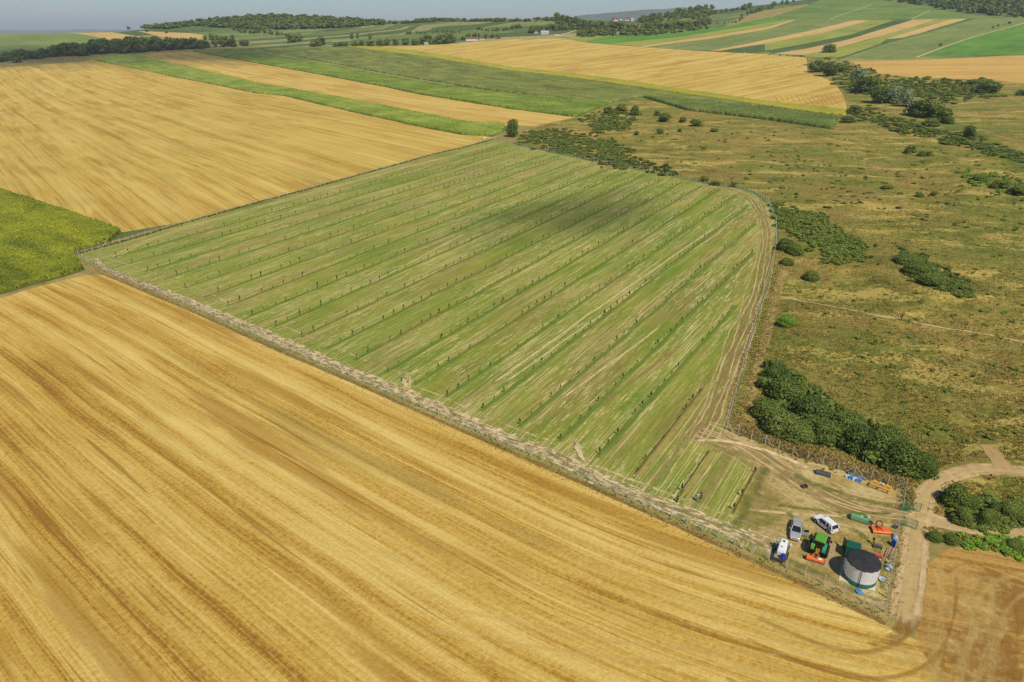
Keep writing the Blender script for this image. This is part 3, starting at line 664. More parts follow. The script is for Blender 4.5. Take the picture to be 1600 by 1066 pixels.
mt_fleck = track_mat("brown_flecks", (0.22, 0.15, 0.06), (0.36, 0.26, 0.11), 0.47, 0.2, (0.45, 2.0), 0.85, sharp=.05); mt_gfleck = track_mat("track_weeds", (0.13, 0.16, 0.035), (0.26, 0.26, 0.07), 0.45, 0.0, (0.15, .7), 0.9, sharp=.08)
TRK = [(150,403),(160,420),(215,440),(300,472),(352,495),(420,524),(500,560),(560,586),(640,616),(720,653),(800,688),(860,708),(940,750),(1010,778),(1080,805),(1150,830),(1215,858)]
ribbon("soil_flecks", TRK, 9, mt_fleck, 0.010, step=.8, cols=6); ribbon("weed_flecks", TRK, 11, mt_gfleck, 0.014, step=.8, cols=6)
for px, w in (([(155,402),(200,412),(268,437),(300,447),(345,466),(355,476)], 1.2), ([(438,507),(520,541),(600,576),(640,584),(632,600)], 1.0), ([(650,603),(700,622),(760,652),(850,686),(905,697),(922,724)], 1.0), ([(930,728),(1000,754),(1060,776),(1130,803),(1235,842),(1290,865)], 1.8),
              ([(622,583),(640,582),(645,606),(628,612)], 1.6), ([(888,688),(902,690),(917,724)], 2.2)):
    ribbon("straw_line", px, w * .8, mt_line2, 0.012, step=.5, wander=.5)
for sh in (-1.0, 1.0): ribbon("wheel_track", [(180,402),(214,381),(304,352),(404,324),(487,301),(562,281),(640,260),(729,237),(770,226)], 0.9, mt_line, 0.010, shift=sh, step=.8)
right = [(1120,291),(1155,300),(1180,315),(1194,340),(1199,375),(1190,430),(1170,490),(1148,550),(1130,605),(1110,655),(1085,690)]
ribbon("soil_track", right, 8, mt_soil, 0.006)
for sh, w in ((-2.6, .5), (-1.1, .8), (.4, .6), (1.7, .8), (2.9, .5)): ribbon("wheel_track", right, w * .7, mt_rut, 0.012, shift=sh, step=.6, wander=1.1)
yardp = [(1095,672),(1140,690),(1185,712),(1235,745),(1280,772),(1340,795),(1405,806),(1440,806)]
ribbon("soil_track", yardp, 8, mt_soil, 0.008)
for sh, w in ((-4.2, .6), (-2.6, .7), (-1.5, .6), (-.2, .9), (.8, .6), (1.5, .7), (2.9, .8), (4.4, .6)): ribbon("wheel_track", yardp, w * .7, mt_rut, 0.014, shift=sh, step=.6, wander=2.0)
ribbon("wheel_track", [(1090,688),(1150,690),(1220,712),(1262,730)], 3.0, mt_front, 0.016)
ribbon("wheel_track", [(1160,795),(1230,803),(1310,806),(1360,808)], 1.0, mt_line, 0.014)
ribbon("soil_track", [(1280,812),(1290,845),(1300,870),(1298,890)], 3.2, track_mat("trodden_yard", (0.34, 0.25, 0.12), (0.48, 0.37, 0.19), 0.66, 0.35, (0.2, 0.5), 0.9), 0.016)
road1 = [(1396,1012),(1409,975),(1417,945),(1425,895),(1430,850),(1437,805),(1447,772),(1475,746),(1530,731),(1610,738),(1900,765)]
ribbon("dirt_road", road1, [6.5, 6.2, 5.8, 5.4, 5, 5, 5, 5], mt_road, 0.05, fade=(14, 0))
for sh, w in ((-1.3, 1.1), (1.2, 1.1)): ribbon("wheel_track", road1, w, mt_rut, 0.062, shift=sh, step=.6, fade=(16, 0), wander=.3)
ribbon("dirt_road", [(1568,733),(1556,712),(1540,690)], [5, 4, 2.5], track_mat("orange_path", (0.40, 0.24, 0.09), (0.54, 0.36, 0.16), 0.66, 0.5, (0.1, 0.8), 0.95), 0.07)
road2 = [(1432,805),(1470,816),(1520,826),(1570,832),(1640,838),(1900,850)]
ribbon("dirt_road", road2, 5.0, mt_road, 0.056)
for sh, w in ((-1.2, 1.2), (1.4, 1.3)): ribbon("wheel_track", road2, w, mt_rut, 0.068, shift=sh, step=.6)
mt_sw = track_mat("pale_swath", (0.64, 0.44, 0.12), (0.80, 0.60, 0.21), 0.52, 0.1, (0.05, 1.4), 0.45, sharp=.2); mt_sd = track_mat("brown_swath", (0.30, 0.155, 0.03), (0.44, 0.25, 0.05), 0.50, 0.05, (0.06, 1.0), 0.6, sharp=.2)
turn = [(1424,880),(1419,930),(1410,968),(1390,993),(1350,1006),(1300,1000),(1245,980),(1190,955)]
for sh, w, m_ in ((0.6, 1.6, mt_sw), (-1.6, 2.2, mt_sd), (-3.8, 1.5, mt_sw), (-5.6, 2.0, mt_sd), (-7.8, 1.6, mt_sw), (-10.2, 2.4, mt_sw), (-12.8, 2.0, mt_sd), (-15.4, 1.4, mt_sw)):
    ribbon("harvest_swath", turn, w, m_, 0.016, shift=-sh, step=.8, wander=.5, smooth=3)
for px, w, m_ in (([(1446,1080),(1462,1010),(1470,950),(1462,890)], 2.6, mt_sw), ([(1496,1080),(1516,990),(1528,930),(1570,902),(1640,896)], 3.0, mt_sw), ([(1545,1080),(1560,1000),(1578,945),(1620,925)], 2.2, mt_sw), ([(1600,1080),(1606,1010),(1625,960)], 2.4, mt_sw), ([(1440,1080),(1452,1000),(1450,930)], 2.0, mt_sw),
                  ([(1475,892),(1520,876),(1580,893),(1640,915)], 3.0, mt_sd), ([(1490,925),(1530,903),(1580,912),(1640,935)], 2.0, mt_sw), ([(1470,1040),(1484,985),(1492,930)], 1.6, mt_sd)):
    ribbon("harvest_swath", px, w, m_, 0.016, step=.8, wander=.8)
for px, w in (([(700,950),(850,985),(1010,1012),(1190,1022),(1330,1028)], 1.6), ([(640,980),(820,1010),(1000,1032),(1250,1052)], 1.4), ([(900,935),(1050,975),(1200,998),(1330,1016)], 1.2)): ribbon("wheel_track", px, w, mt_sw, 0.02, step=.8, wander=.4)
mt_tan = track_mat("dry_grass_margin", (0.30, 0.22, 0.07), (0.52, 0.39, 0.13), 0.60, 0.2, (0.3, .8), 0.85, sharp=.16)
ribbon("dry_margin", [(1142,684),(1169,690),(1190,696),(1232,713),(1276,728),(1322,742),(1368,756),(1410,768)], 7.0, mt_tan, 0.02, shift=3.4)
ribbon("dry_margin", [(1214,420),(1206,435),(1186,504),(1163,585),(1141,668)], 6.0, mt_tan, 0.02, shift=2.6)
for px, w in (([(760,606),(805,574),(963,461),(1120,354)], 1.0), ([(775,608),(822,576),(978,462),(1132,358)], .8), ([(865,632),(955,568),(1040,504)], .8), ([(560,455),(650,405),(740,358)], .8), ([(690,352),(745,334),(800,316)], .7)): ribbon("straw_line", px, w, mt_line, 0.014, step=.6, wander=.4, fade=(10, 10))
for px, w in (([(696,350),(750,331),(806,312)], 1.6), ([(930,640),(1010,580),(1060,540)], 2.0)): ribbon("brown_line", px, w, mt_soil, 0.013, step=.6, wander=.4, fade=(8, 8))
mt_gull = track_mat("gully_grass", (0.10, 0.15, 0.022), (0.21, 0.24, 0.045), 0.56, 0.1, (0.05, .1), 0.85, sharp=.16)
ribbon("green_grass", [(1262,100),(1310,118),(1370,142),(1430,165),(1500,205),(1620,268)], 46, mt_gull, 0.28, cols=26, jit=0, step=1.6)
ribbon("green_grass", [(1380,128),(1440,138),(1500,142),(1570,150)], 60, mt_gull, 0.28, cols=26, jit=0, step=1.6)
ribbon("green_grass", [(1490,268),(1550,284),(1640,310)], 18, mt_gull, 0.25, cols=14, jit=0)
mt_wave = track_mat("stubble_wave", (0.30, 0.17, 0.035), (0.42, 0.25, 0.055), 0.52, 0.0, (0.03, .5), 0.45, sharp=.25)
for k in range(12): ribbon("harvest_swath", [(1196+6.2*k,93+.4*k),(1194+7.4*k,108+1.2*k),(1203+8.2*k,124+1.6*k),(1206+9.0*k,142+1.6*k),(1216+9.2*k,158+.9*k)], 3.2, mt_wave, 0.03, wander=1.2, step=2)
for k in range(9): ribbon("harvest_swath", [(985+22*k,132+2.6*k),(1030+20*k,116+2.2*k),(1110+14*k,96+1.6*k)], 3.0, mt_wave, 0.03, wander=1.5, step=2)
for px in ([(1297,30),(1325,20),(1362,8)], [(1424,30),(1440,23),(1453,16.5)]): ribbon("farm_track", px, 4.5, mt_line, 0.25, step=3, smooth=1)
ribbon("farm_track", [(1432,90),(1492,67),(1545,51),(1600,37),(1680,8)], 6, mt_line, 0.25, step=3, smooth=1)
ribbon("field_edge", [(1340,95.5),(1417,95),(1500,91),(1620,85.5)], 6, mt_soil, 0.25, step=3, smooth=1)
ribbon("maize_gap", [(400,82),(500,98),(625,122.5),(712,136)], 4, mt_line, 1.9, step=2, smooth=1)
mt_tansoft = track_mat("worn_grass", (0.28, 0.20, 0.06), (0.50, 0.38, 0.14), 0.50, 0.0, (0.3, .6), 0.75, sharp=.18); mt_ygreen = track_mat("yard_weeds", (0.10, 0.15, 0.025), (0.20, 0.22, 0.045), 0.50, 0.0, (0.3, .6), 0.85, sharp=.14)
for px, w, m_ in (([(1100,690),(1180,722),(1188,765),(1165,820)], 10, mt_tansoft), ([(1095,785),(1125,740),(1150,705)], 9, mt_tansoft), ([(1020,755),(1060,700),(1085,660)], 8, mt_tansoft), ([(1150,822),(1175,770),(1195,730)], 7, mt_ygreen), ([(1240,742),(1320,775),(1395,790)], 6, mt_ygreen), ([(1205,862),(1260,890),(1320,915),(1375,940)], 5, mt_ygreen),
                  ([(1230,800),(1260,830),(1262,870)], 4, mt_ygreen), ([(1330,825),(1360,845),(1380,875),(1378,920)], 4.5, mt_ygreen), ([(1215,790),(1300,800),(1390,800)], 3, mt_ygreen)):
    ribbon("worn_patch", px, w, m_, 0.020, step=.8, cols=6, wander=.6)
mt_churn = track_mat("churned_soil", (0.25, 0.115, 0.028), (0.38, 0.20, 0.045), 0.50, 0.0, (0.10, 0.12), 0.85, sharp=.10); mt_churnp = track_mat("churned_straw", (0.55, 0.37, 0.11), (0.72, 0.52, 0.20), 0.49, 0.0, (0.12, 0.2), 0.8, sharp=.10)
ribbon("churned_ground", [(1535,1110),(1545,1000),(1575,900)], 34, mt_churn, 0.012, cols=16, jit=0); ribbon("churned_ground", [(1500,1110),(1515,1000),(1530,905)], 34, mt_churnp, 0.014, cols=16, jit=0)
ribbon("churned_ground", [(1396,1004),(1432,1022),(1462,1050),(1490,1100)], 13, mt_churnp, 0.014, cols=8); ribbon("churned_ground", [(1432,1000),(1445,960),(1455,900)], 9, mt_churnp, 0.014, cols=8); ribbon("churned_ground", [(1360,1010),(1405,1000),(1425,960)], 7, mt_churn, 0.012, cols=8)
ribbon("footpath", [(1215,463),(1300,480),(1400,497),(1480,508),(1620,535)], 1.3, mt_line, 0.08)
ribbon("dirt_road", [(876,55),(890,51),(908,45)], 9, mt_line, 0.3, smooth=1)
ribbon("weed_strip", [(150,424),(301,486),(418,540),(552,597),(711,668),(899,750),(1051,819),(1199,886),(1308,936),(1384,975)], 1.6, mt_brown, 0.008)
ribbon("weed_strip", [(1210,385),(1198,433),(1178,504),(1155,585),(1134,668)], 2.0, mt_brown, 0.01)

ROWS = [19.5, 28.7, 37.6, 45.8, 54.7, 64.2, 74.4, 84.4, 94.4, 104.2, 115.2, 126.0, 137.6, 149.3, 161.5, 174.0, 186.6, 199.5, 213.0, 226.2, 239.5, 252.0]
orch_w = np.array([M(*p)[:2] for p in dens(ORCH, 10)])
track_w = M(*smooth_poly([(150,403),(300,472),(420,524),(560,586),(720,653),(860,708),(1010,778),(1150,830),(1215,858)], 1).T)[:, :2]
right_w = M(*smooth_poly(right, 1).T)[:, :2]; yard_w = M(*smooth_poly(yardp, 1).T)[:, :2]
TREES = []
for k, o in enumerate(ROWS):
    s = np.arange(92, 400, 0.5); P = o * RN + s[:, None] * RT
    ok = inside(P[:, 0], P[:, 1], orch_w) & (seg_dist(P[:, 0], P[:, 1], orch_w, True) > 6.5) & (seg_dist(P[:, 0], P[:, 1], track_w) > 5.0) & (seg_dist(P[:, 0], P[:, 1], right_w) > 4.0) & (seg_dist(P[:, 0], P[:, 1], yard_w) > 4.0)
    if o < 24: ok &= s < 119
    if o < 30: ok &= s < 122
    s = s[ok]
    if len(s) < 8: continue
    s0, s1 = s.min(), s.max(); sm = 4.1
    xs = np.linspace(s0 - 1.0, s1 + 1.0, 60); c = o * RN + xs[:, None] * RT + (0.25 * np.array([mnoise.noise((x * .05, o, 0)) for x in xs]))[:, None] * RN
    W = np.column_stack([c, Zxy(c[:, 0], c[:, 1])])
    if o > 40: ribbon("tree_strip", None, 3.2, mt_green, 0.018, step=1.2, shift=-0.3, world_pts=W)
    else:
        ribbon("tree_strip", None, 2.0, track_mat("yellow_strip", (0.30, 0.25, 0.06), (0.45, 0.36, 0.10), 0.58, 0.35, (0.1, 0.7), 0.85), 0.018, shift=-1.0, world_pts=W)
        ribbon("irrigation_trench", None, 0.5, track_mat("trench_soil", (0.10, 0.07, 0.03), (0.20, 0.13, 0.05), 0.72, 0.5, (0.2, 0.7), 0.95), 0.024, world_pts=W)
    for x in np.arange(s0, s1 + .1, sm):
        if random.random() < 0.06: continue
        p = o * RN + (x + random.uniform(-.25, .25)) * RT + random.uniform(-.15, .15) * RN
        TREES.append((p[0], p[1]))
TREES = np.array(TREES)

# ------------------------------------------------------------------ foliage meshes
lf_dark = leaf_mat("dark_foliage", (0.052, 0.090, 0.015), (0.165, 0.215, 0.040))
lf_mid = leaf_mat("mid_foliage", (0.074, 0.115, 0.018), (0.215, 0.26, 0.046))
lf_light = leaf_mat("light_foliage", (0.085, 0.125, 0.022), (0.23, 0.265, 0.055))
lf_lime = leaf_mat("lime_foliage", (0.11, 0.20, 0.02), (0.24, 0.38, 0.04))
lf_yel = leaf_mat("yellow_tipped_foliage", (0.048, 0.088, 0.017), (0.15, 0.205, 0.04), (0.44, 0.42, 0.06))
lf_silver = leaf_mat("silver_foliage", (0.10, 0.15, 0.06), (0.30, 0.35, 0.19))
lf_sap = leaf_mat("sapling_foliage", (0.022, 0.050, 0.012), (0.08, 0.13, 0.03))
bark = plain("bark", (0.10, 0.075, 0.05), 0.9, spec=0.1)
m_post = plain("pale_concrete", (0.55, 0.52, 0.46), 0.8, spec=0.2, dirt=0.3)

def ico(n=1):
    bm = bmesh.new(); bmesh.ops.create_icosphere(bm, subdivisions=n, radius=1); V = np.array([v.co[:] for v in bm.verts]); T = np.array([[v.index for v in f.verts] for f in bm.faces]); bm.free(); return V, T
ICO1 = ico(1)
def crown(seed, lumps, leaves, leaf, flat=1.0, core=0.78, tall=1.0, edge=0.5):
    """unit crown, about 1 wide and 1 high, standing on z = 0"""
    g = np.random.default_rng(seed)
    C = []; Rr = []
    for i in range(lumps):
        a = g.uniform(0, 2 * np.pi); r = edge * math.sqrt(g.uniform(0, 1)) * .62; z = g.uniform(.18, .78)
        r *= 1.0 - 0.55 * max(0, z - .45) / .4
        C.append((r * math.cos(a), r * math.sin(a), z)); Rr.append(g.uniform(.11, .25) if lumps > 24 else g.uniform(.15, .27))
    C = np.array(C); Rr = np.array(Rr)
    V, T = ICO1; vs = []; ts = []
    for i in range(lumps):
        vs.append(C[i] + V * Rr[i] * core * (1 + 0.12 * g.normal(size=(len(V), 1)))); ts.append(T + i * len(V))
    V0 = np.concatenate(vs); T0 = np.concatenate(ts)
    w = Rr ** 2 / (Rr ** 2).sum(); L = g.choice(lumps, leaves * 2, p=w); d = g.normal(size=(leaves * 2, 3)); d[:, 2] += .25; d /= np.linalg.norm(d, axis=1, keepdims=True)
    P = C[L] + d * (Rr[L] * g.uniform(.78, 1.32, leaves * 2))[:, None]
    dist = np.linalg.norm(P[:, None] - C[None], axis=2) / Rr[None]; dist[np.arange(len(P)), L] = 9
    keep = (dist.min(1) > .8) & (P[:, 2] > 0.0); P = P[keep][:leaves]; N = d[keep][:leaves]
    n = len(P); nr = g.normal(size=(n, 3)) * .55 + N; nr /= np.linalg.norm(nr, axis=1, keepdims=True)
    a = np.cross(nr, g.normal(size=(n, 3))); a /= np.linalg.norm(a, axis=1, keepdims=True); b = np.cross(nr, a)
    s = leaf * g.uniform(.5, 1.3, n)[:, None]; a *= s * .5; b *= s * .36
    Q = np.stack([P - a, P + b, P + a, P - b], 1).reshape(-1, 3)
    k = len(V0); q = k + np.arange(4 * n).reshape(n, 4)
    tri = np.concatenate([T0, q[:, [0, 1, 2]], q[:, [0, 2, 3]]]); VV = np.concatenate([V0, Q]); VV[:, 2] -= np.quantile(VV[:, 2], .015); VV[:, 2] = np.maximum(VV[:, 2], -0.02)
    VV[:, 2] *= 1 / max(0.9, VV[:, 2].max())
    return VV, tri

def crown_mesh(name, mat, *a, **k):
    V, T = crown(*a, **k); me = mesh_np(name, V, T); me.materials.append(mat); return me
NEAR = {m.name: [crown_mesh("bush", m, 11 + i, 36, 6500, .06, core=.66) for i in range(3)] for m in (lf_dark, lf_mid, lf_yel, lf_light, lf_lime)}
MIDC = {m.name: [crown_mesh("crown", m, 31 + i, 12, 1300, .085) for i in range(3)] for m in (lf_dark, lf_mid, lf_light, lf_lime, lf_silver, lf_yel)}
FARC = {m.name: [crown_mesh("crown", m, 51 + i, 9, 420, .14) for i in range(4)] for m in (lf_dark, lf_mid, lf_light)}

def bush(u, v, wpx, hpx, mat, label, group=None, near=True, depth=None, name="bush"):
    p = gp(u, v); s = px_size(u, v); me = random.choice((NEAR if near and mat.name in NEAR else MIDC)[mat.name])
    o = link(name, me); w = wpx * s; el = max(0.25, (v - HOR) / F)
    h = hpx * s * .95
    o.scale = (w, (depth or w * 0.9), max(0.6, h)); o.location = p - Vector((0, 0, 0.05)); o.rotation_euler = (0, 0, random.uniform(-.5, .5))
    return tag(o, label, "bush", group)

def tree(u, v, wpx, hpx, mat, label, group=None, far=False, cat="tree", name="tree"):
    p = gp(u, v); s = px_size(u, v); w = wpx * s; h = hpx * s * 1.04
    t = thing(name, label, cat, p, random.uniform(0, 6.28), group)
    me = random.choice((FARC if far and mat.name in FARC else MIDC)[mat.name]); c = link("crown", me, None, t)
    tr = h * .05; c.location = (0, 0, tr); c.scale = (w, w, h - tr)
    k = link("trunk", TRUNK, None, t); k.scale = (w * .05 + .06, w * .05 + .06, h * .5)
    return t
TRUNK = MB().tube((0, 0, -.1), (0, 0, .5), 1.0, .75, 7).tube((0, 0, .45), (.8, .3, 1), .6, .25, 6).tube((0, 0, .45), (-.7, -.4, 1), .6, .25, 6).mesh("trunk"); TRUNK.materials.append(bark)

# saplings in rows: the nearest 300 each on its own, the rest in one mass
d2 = np.hypot(TREES[:, 0], TREES[:, 1]); order = np.argsort(d2)
TZ = Zxy(TREES[:, 0], TREES[:, 1])
sap_tr = MB().tube((0, 0, -.05), (0, 0, 1.35), .035, .02, 5).mesh("trunk"); sap_tr.materials.append(bark)
SAPC = []
for i in range(5):
    V, T = crown(70 + i, 6, 70, .22); V = V * np.array([.55, .55, 1.25]); V[:, 2] += .55; me = mesh_np("crown", V, T); me.materials.append(lf_sap); SAPC.append(me)
for i in order[:300]:
    t = thing("young_tree", "thin young orchard tree planted in a grassy tree row near the track", "tree", (TREES[i, 0], TREES[i, 1], TZ[i]), random.uniform(0, 6.28), "young orchard trees planted in rows")
    f = random.uniform(.45, 1.1); t.scale = (f, f, f * random.uniform(.9, 1.15))
    link("trunk", sap_tr, None, t); link("crown", random.choice(SAPC), None, t)
vs = []; fs = []; k = 0
sv, st = crown(90, 4, 22, .34); base = (sv - [0, 0, 0]) * [.55, .55, 1.25] + [0, 0, .55]
stem = np.array([(-.03, 0, 0), (.03, 0, 0), (0, .04, 0), (-.02, 0, .9), (.02, 0, .9), (0, .03, .9)]); sft = np.array([(0, 1, 4), (0, 4, 3), (1, 2, 5), (1, 5, 4), (2, 0, 3), (2, 3, 5)])
for i in order[300:]:
    a = random.uniform(0, 6.28); R2 = np.array([[math.cos(a), -math.sin(a), 0], [math.sin(a), math.cos(a), 0], [0, 0, 1]]); f = random.uniform(.45, 1.1)
    for V0, T0 in ((base, st), (stem, sft)):
        vs.append((V0 * f) @ R2.T + [TREES[i, 0], TREES[i, 1], TZ[i]]); fs.append(T0 + k); k += len(V0)
tag(link("young_trees", mesh_np("young_trees", np.concatenate(vs), np.concatenate(fs)), lf_sap), "far rows of young orchard trees dotted across the enclosure", "young trees", kind='stuff')

# ------------------------------------------------------------------ bushes and trees of the rough pasture
D_, M_, L_, Y_, S_, LM = lf_dark, lf_mid, lf_light, lf_yel, lf_silver, lf_lime
thick = "bushes of the dense thicket behind the yard fence"
for u, v, w, h, m, lab in [
    (1216,672,58,40,L_,"pale olive bush at the left front of the thicket behind the yard fence"),
    (1196,648,46,34,M_,"mid green bush at the left end of the thicket nearest the orchard fence"),
    (1232,618,66,36,D_,"dark bush at the top left of the thicket beside the orchard fence"),
    (1268,648,62,40,D_,"dark bush in the middle of the left thicket behind the pale olive bush"),
    (1286,680,58,38,D_,"dark bush at the right front of the left thicket"),
    (1246,684,54,34,M_,"mid green bush at the front centre of the left thicket"),
    (1210,592,48,26,D_,"dark bush at the far tip of the left thicket"),
    (1322,668,62,34,D_,"dark bush where the two thickets behind the yard fence meet"),
    (1345,694,62,44,Y_,"dark bush with yellow tips in the right thicket"),
    (1378,706,72,50,Y_,"yellow tipped bush in the middle of the right thicket"),
    (1414,728,76,50,D_,"big dark bush at the right front of the right thicket"),
    (1440,738,52,38,D_,"dark bush at the right end of the thicket by the dirt road"),
    (1392,690,66,36,D_,"dark bush at the back of the right thicket")]:
    bush(u, v, w, h, m, lab, thick)
for u, v, w, h, m, lab in [
    (1492,786,44,42,M_,"tall round green bush in the bend of the dirt road"),
    (1516,790,28,26,D_,"smaller dark bush leaning on the tall round one in the road bend"),
    (1503,815,36,30,M_,"low green bush in front of the tall round one near the lower track"),
    (1540,814,34,28,M_,"round bush right of the low green bush above the lower track"),
    (1553,797,26,22,D_,"dark bush behind the round bush near the right edge"),
    (1576,800,46,26,M_,"wide bush close to the right edge below the dirt road"),
    (1594,806,26,16,M_,"small bush at the right edge below the wide bush"),
    (1460,842,26,13,D_,"small dark shrub at the corner of the brown field"),
    (1484,846,26,14,D_,"small dark shrub right of the field corner beside the lower track"),
    (1582,856,32,15,M_,"low shrub on the lower side of the track at the right edge"),
    (1228,512,30,17,LM,"bright lime green bush standing alone beside the orchard fence"),
    (1225,390,28,20,D_,"dark round bush touching the orchard fence on the right"),
    (1242,396,26,18,M_,"green bush right of the dark round one by the orchard fence"),
    (1228,412,24,10,M_,"low flat bush below the pair of bushes by the orchard fence"),
    (1266,432,28,16,M_,"lone green bush below the long shrub patch near the orchard fence"),
    (1430,428,44,16,D_,"dark wide bush in the middle of the rough pasture"),
    (1455,444,50,13,M_,"flat green bush below the dark wide bush in mid pasture"),
    (1418,410,50,12,M_,"flat green bush above the dark wide bush in mid pasture"),
    (1420,238,24,15,M_,"round bush alone on the upper pasture slope"),
    (1443,243,32,8,M_,"flat shrub right of the round bush on the upper pasture slope"),
    (1437,306,18,8,M_,"small shrub in the upper middle of the rough pasture"),
    (1458,304,14,7,D_,"tiny dark shrub right of the small shrub in the upper pasture"),
    (1385,292,24,6,M_,"low shrub on the grassy bank in the upper pasture"),
    (1118,289,20,7,D_,"low dark bush against the far fence near its bend"),
    (1146,292,14,9,D_,"small round bush against the far fence at its bend"),
    (1100,283,18,9,M_,"green bush against the far fence left of the low dark bush"),
    (841,224,13,7,D_,"small dark bush inside the shrubs near the far fence corner"),
    (1530,284,32,10,M_,"green bush at the upper end of the right edge shrub line"),
    (1560,295,34,12,M_,"green bush in the middle of the right edge shrub line"),
    (1588,306,40,14,M_,"green bush at the lower end of the right edge shrub line")]:
    bush(u, v, w, h, m, lab, near=v > 380)
gul = "trees and shrubs along the gully"
for u, v, w, h, m, lab in [
    (1275,113,28,18,D_,"dark shrub at the left head of the gully by the hill stubble"),
    (1294,119,32,20,D_,"dark bushy tree at the gully head right of the first shrub"),
    (1312,113,24,13,M_,"mid green shrub on the upper bank at the gully head"),
    (1341,123,24,16,S_,"silver leaved tree at the gully head among dark shrubs"),
    (1352,146,42,24,D_,"dark wide tree in the gully below the first silver tree"),
    (1374,161,42,24,D_,"dark tree in the gully left of the two silver trees"),
    (1396,163,34,26,S_,"larger silver tree in the middle of the gully, left of the pair"),
    (1415,168,30,25,S_,"silver tree right of the larger one in mid gully"),
    (1434,181,38,24,D_,"dark tree right of the silver pair in the gully"),
    (1452,182,40,26,M_,"round green tree in the lower gully"),
    (1471,191,32,21,D_,"dark tree near the lower end of the gully"),
    (1482,194,20,13,D_,"small dark tree at the lower end of the gully tree line"),
    (1457,197,32,13,M_,"low bush in front of the lower gully trees"),
    (1334,177,26,14,D_,"dark bush beside the end of the yellow green strip"),
    (1326,191,30,10,D_,"low dark bush beside the end of the dark maize"),
    (1540,145,50,16,D_,"dark wide shrub below the far right stubble field"),
    (1528,132,46,9,M_,"flat green shrub along the edge of the far right stubble"),
    (1595,149,22,9,D_,"dark shrub at the right edge below the far stubble")]:
    tree(u, v, w, h, m, lab, gul) if h > 15 else bush(u, v, w, h, m, lab, gul, near=False)
for u, v, w, h, m, lab in [
    (1512,218,18,19,D_,"small dark round tree alone on the right pasture"),
    (801,214,19,27,D_,"tall dark tree at the far corner of the orchard fence"),
    (992,180,14,15,D_,"lone dark tree among the shrubs at the top of the pasture"),
    (950,178,16,11,D_,"dark shrubby tree left of the lone dark tree on the pasture top"),
    (972,174,22,11,M_,"green shrubby tree between two dark ones on the pasture top"),
    (1026,181,11,9,D_,"small dark tree right of the lone dark tree on the pasture top"),
    (1037,190,26,13,M_,"wide green shrub on the upper pasture below the small dark tree"),
    (1088,197,24,11,M_,"green shrub near the dark maize on the upper pasture"),
    (1066,191,16,9,M_,"small green shrub left of the one near the dark maize"),
    (1115,206,18,6,M_,"flat green shrub on the open upper pasture"),
    (1031,210,16,8,M_,"isolated green shrub in dry grass on the upper pasture"),
    (1062,207,9,6,D_,"tiny dark shrub in dry grass on the upper pasture"),
    (994,212,11,7,D_,"tiny dark shrub at the right of the shrub patch"),
    (1296,82,22,12,D_,"round dark tree standing in the gold strip on the right hill")]:
    tree(u, v, w, h, m, lab) if h > 10 else bush(u, v, w, h, m, lab, near=False)

def scatter_px(poly, n, dens_fn=None):
    pl = np.array(poly, float); lo = pl.min(0); hi = pl.max(0); out = []
    while len(out) < n:
        q = RNG.uniform(lo, hi, (n * 2, 2)); q = q[inside(q[:, 0], q[:, 1], pl)]
        out += list(q)
    return np.array(out[:n])

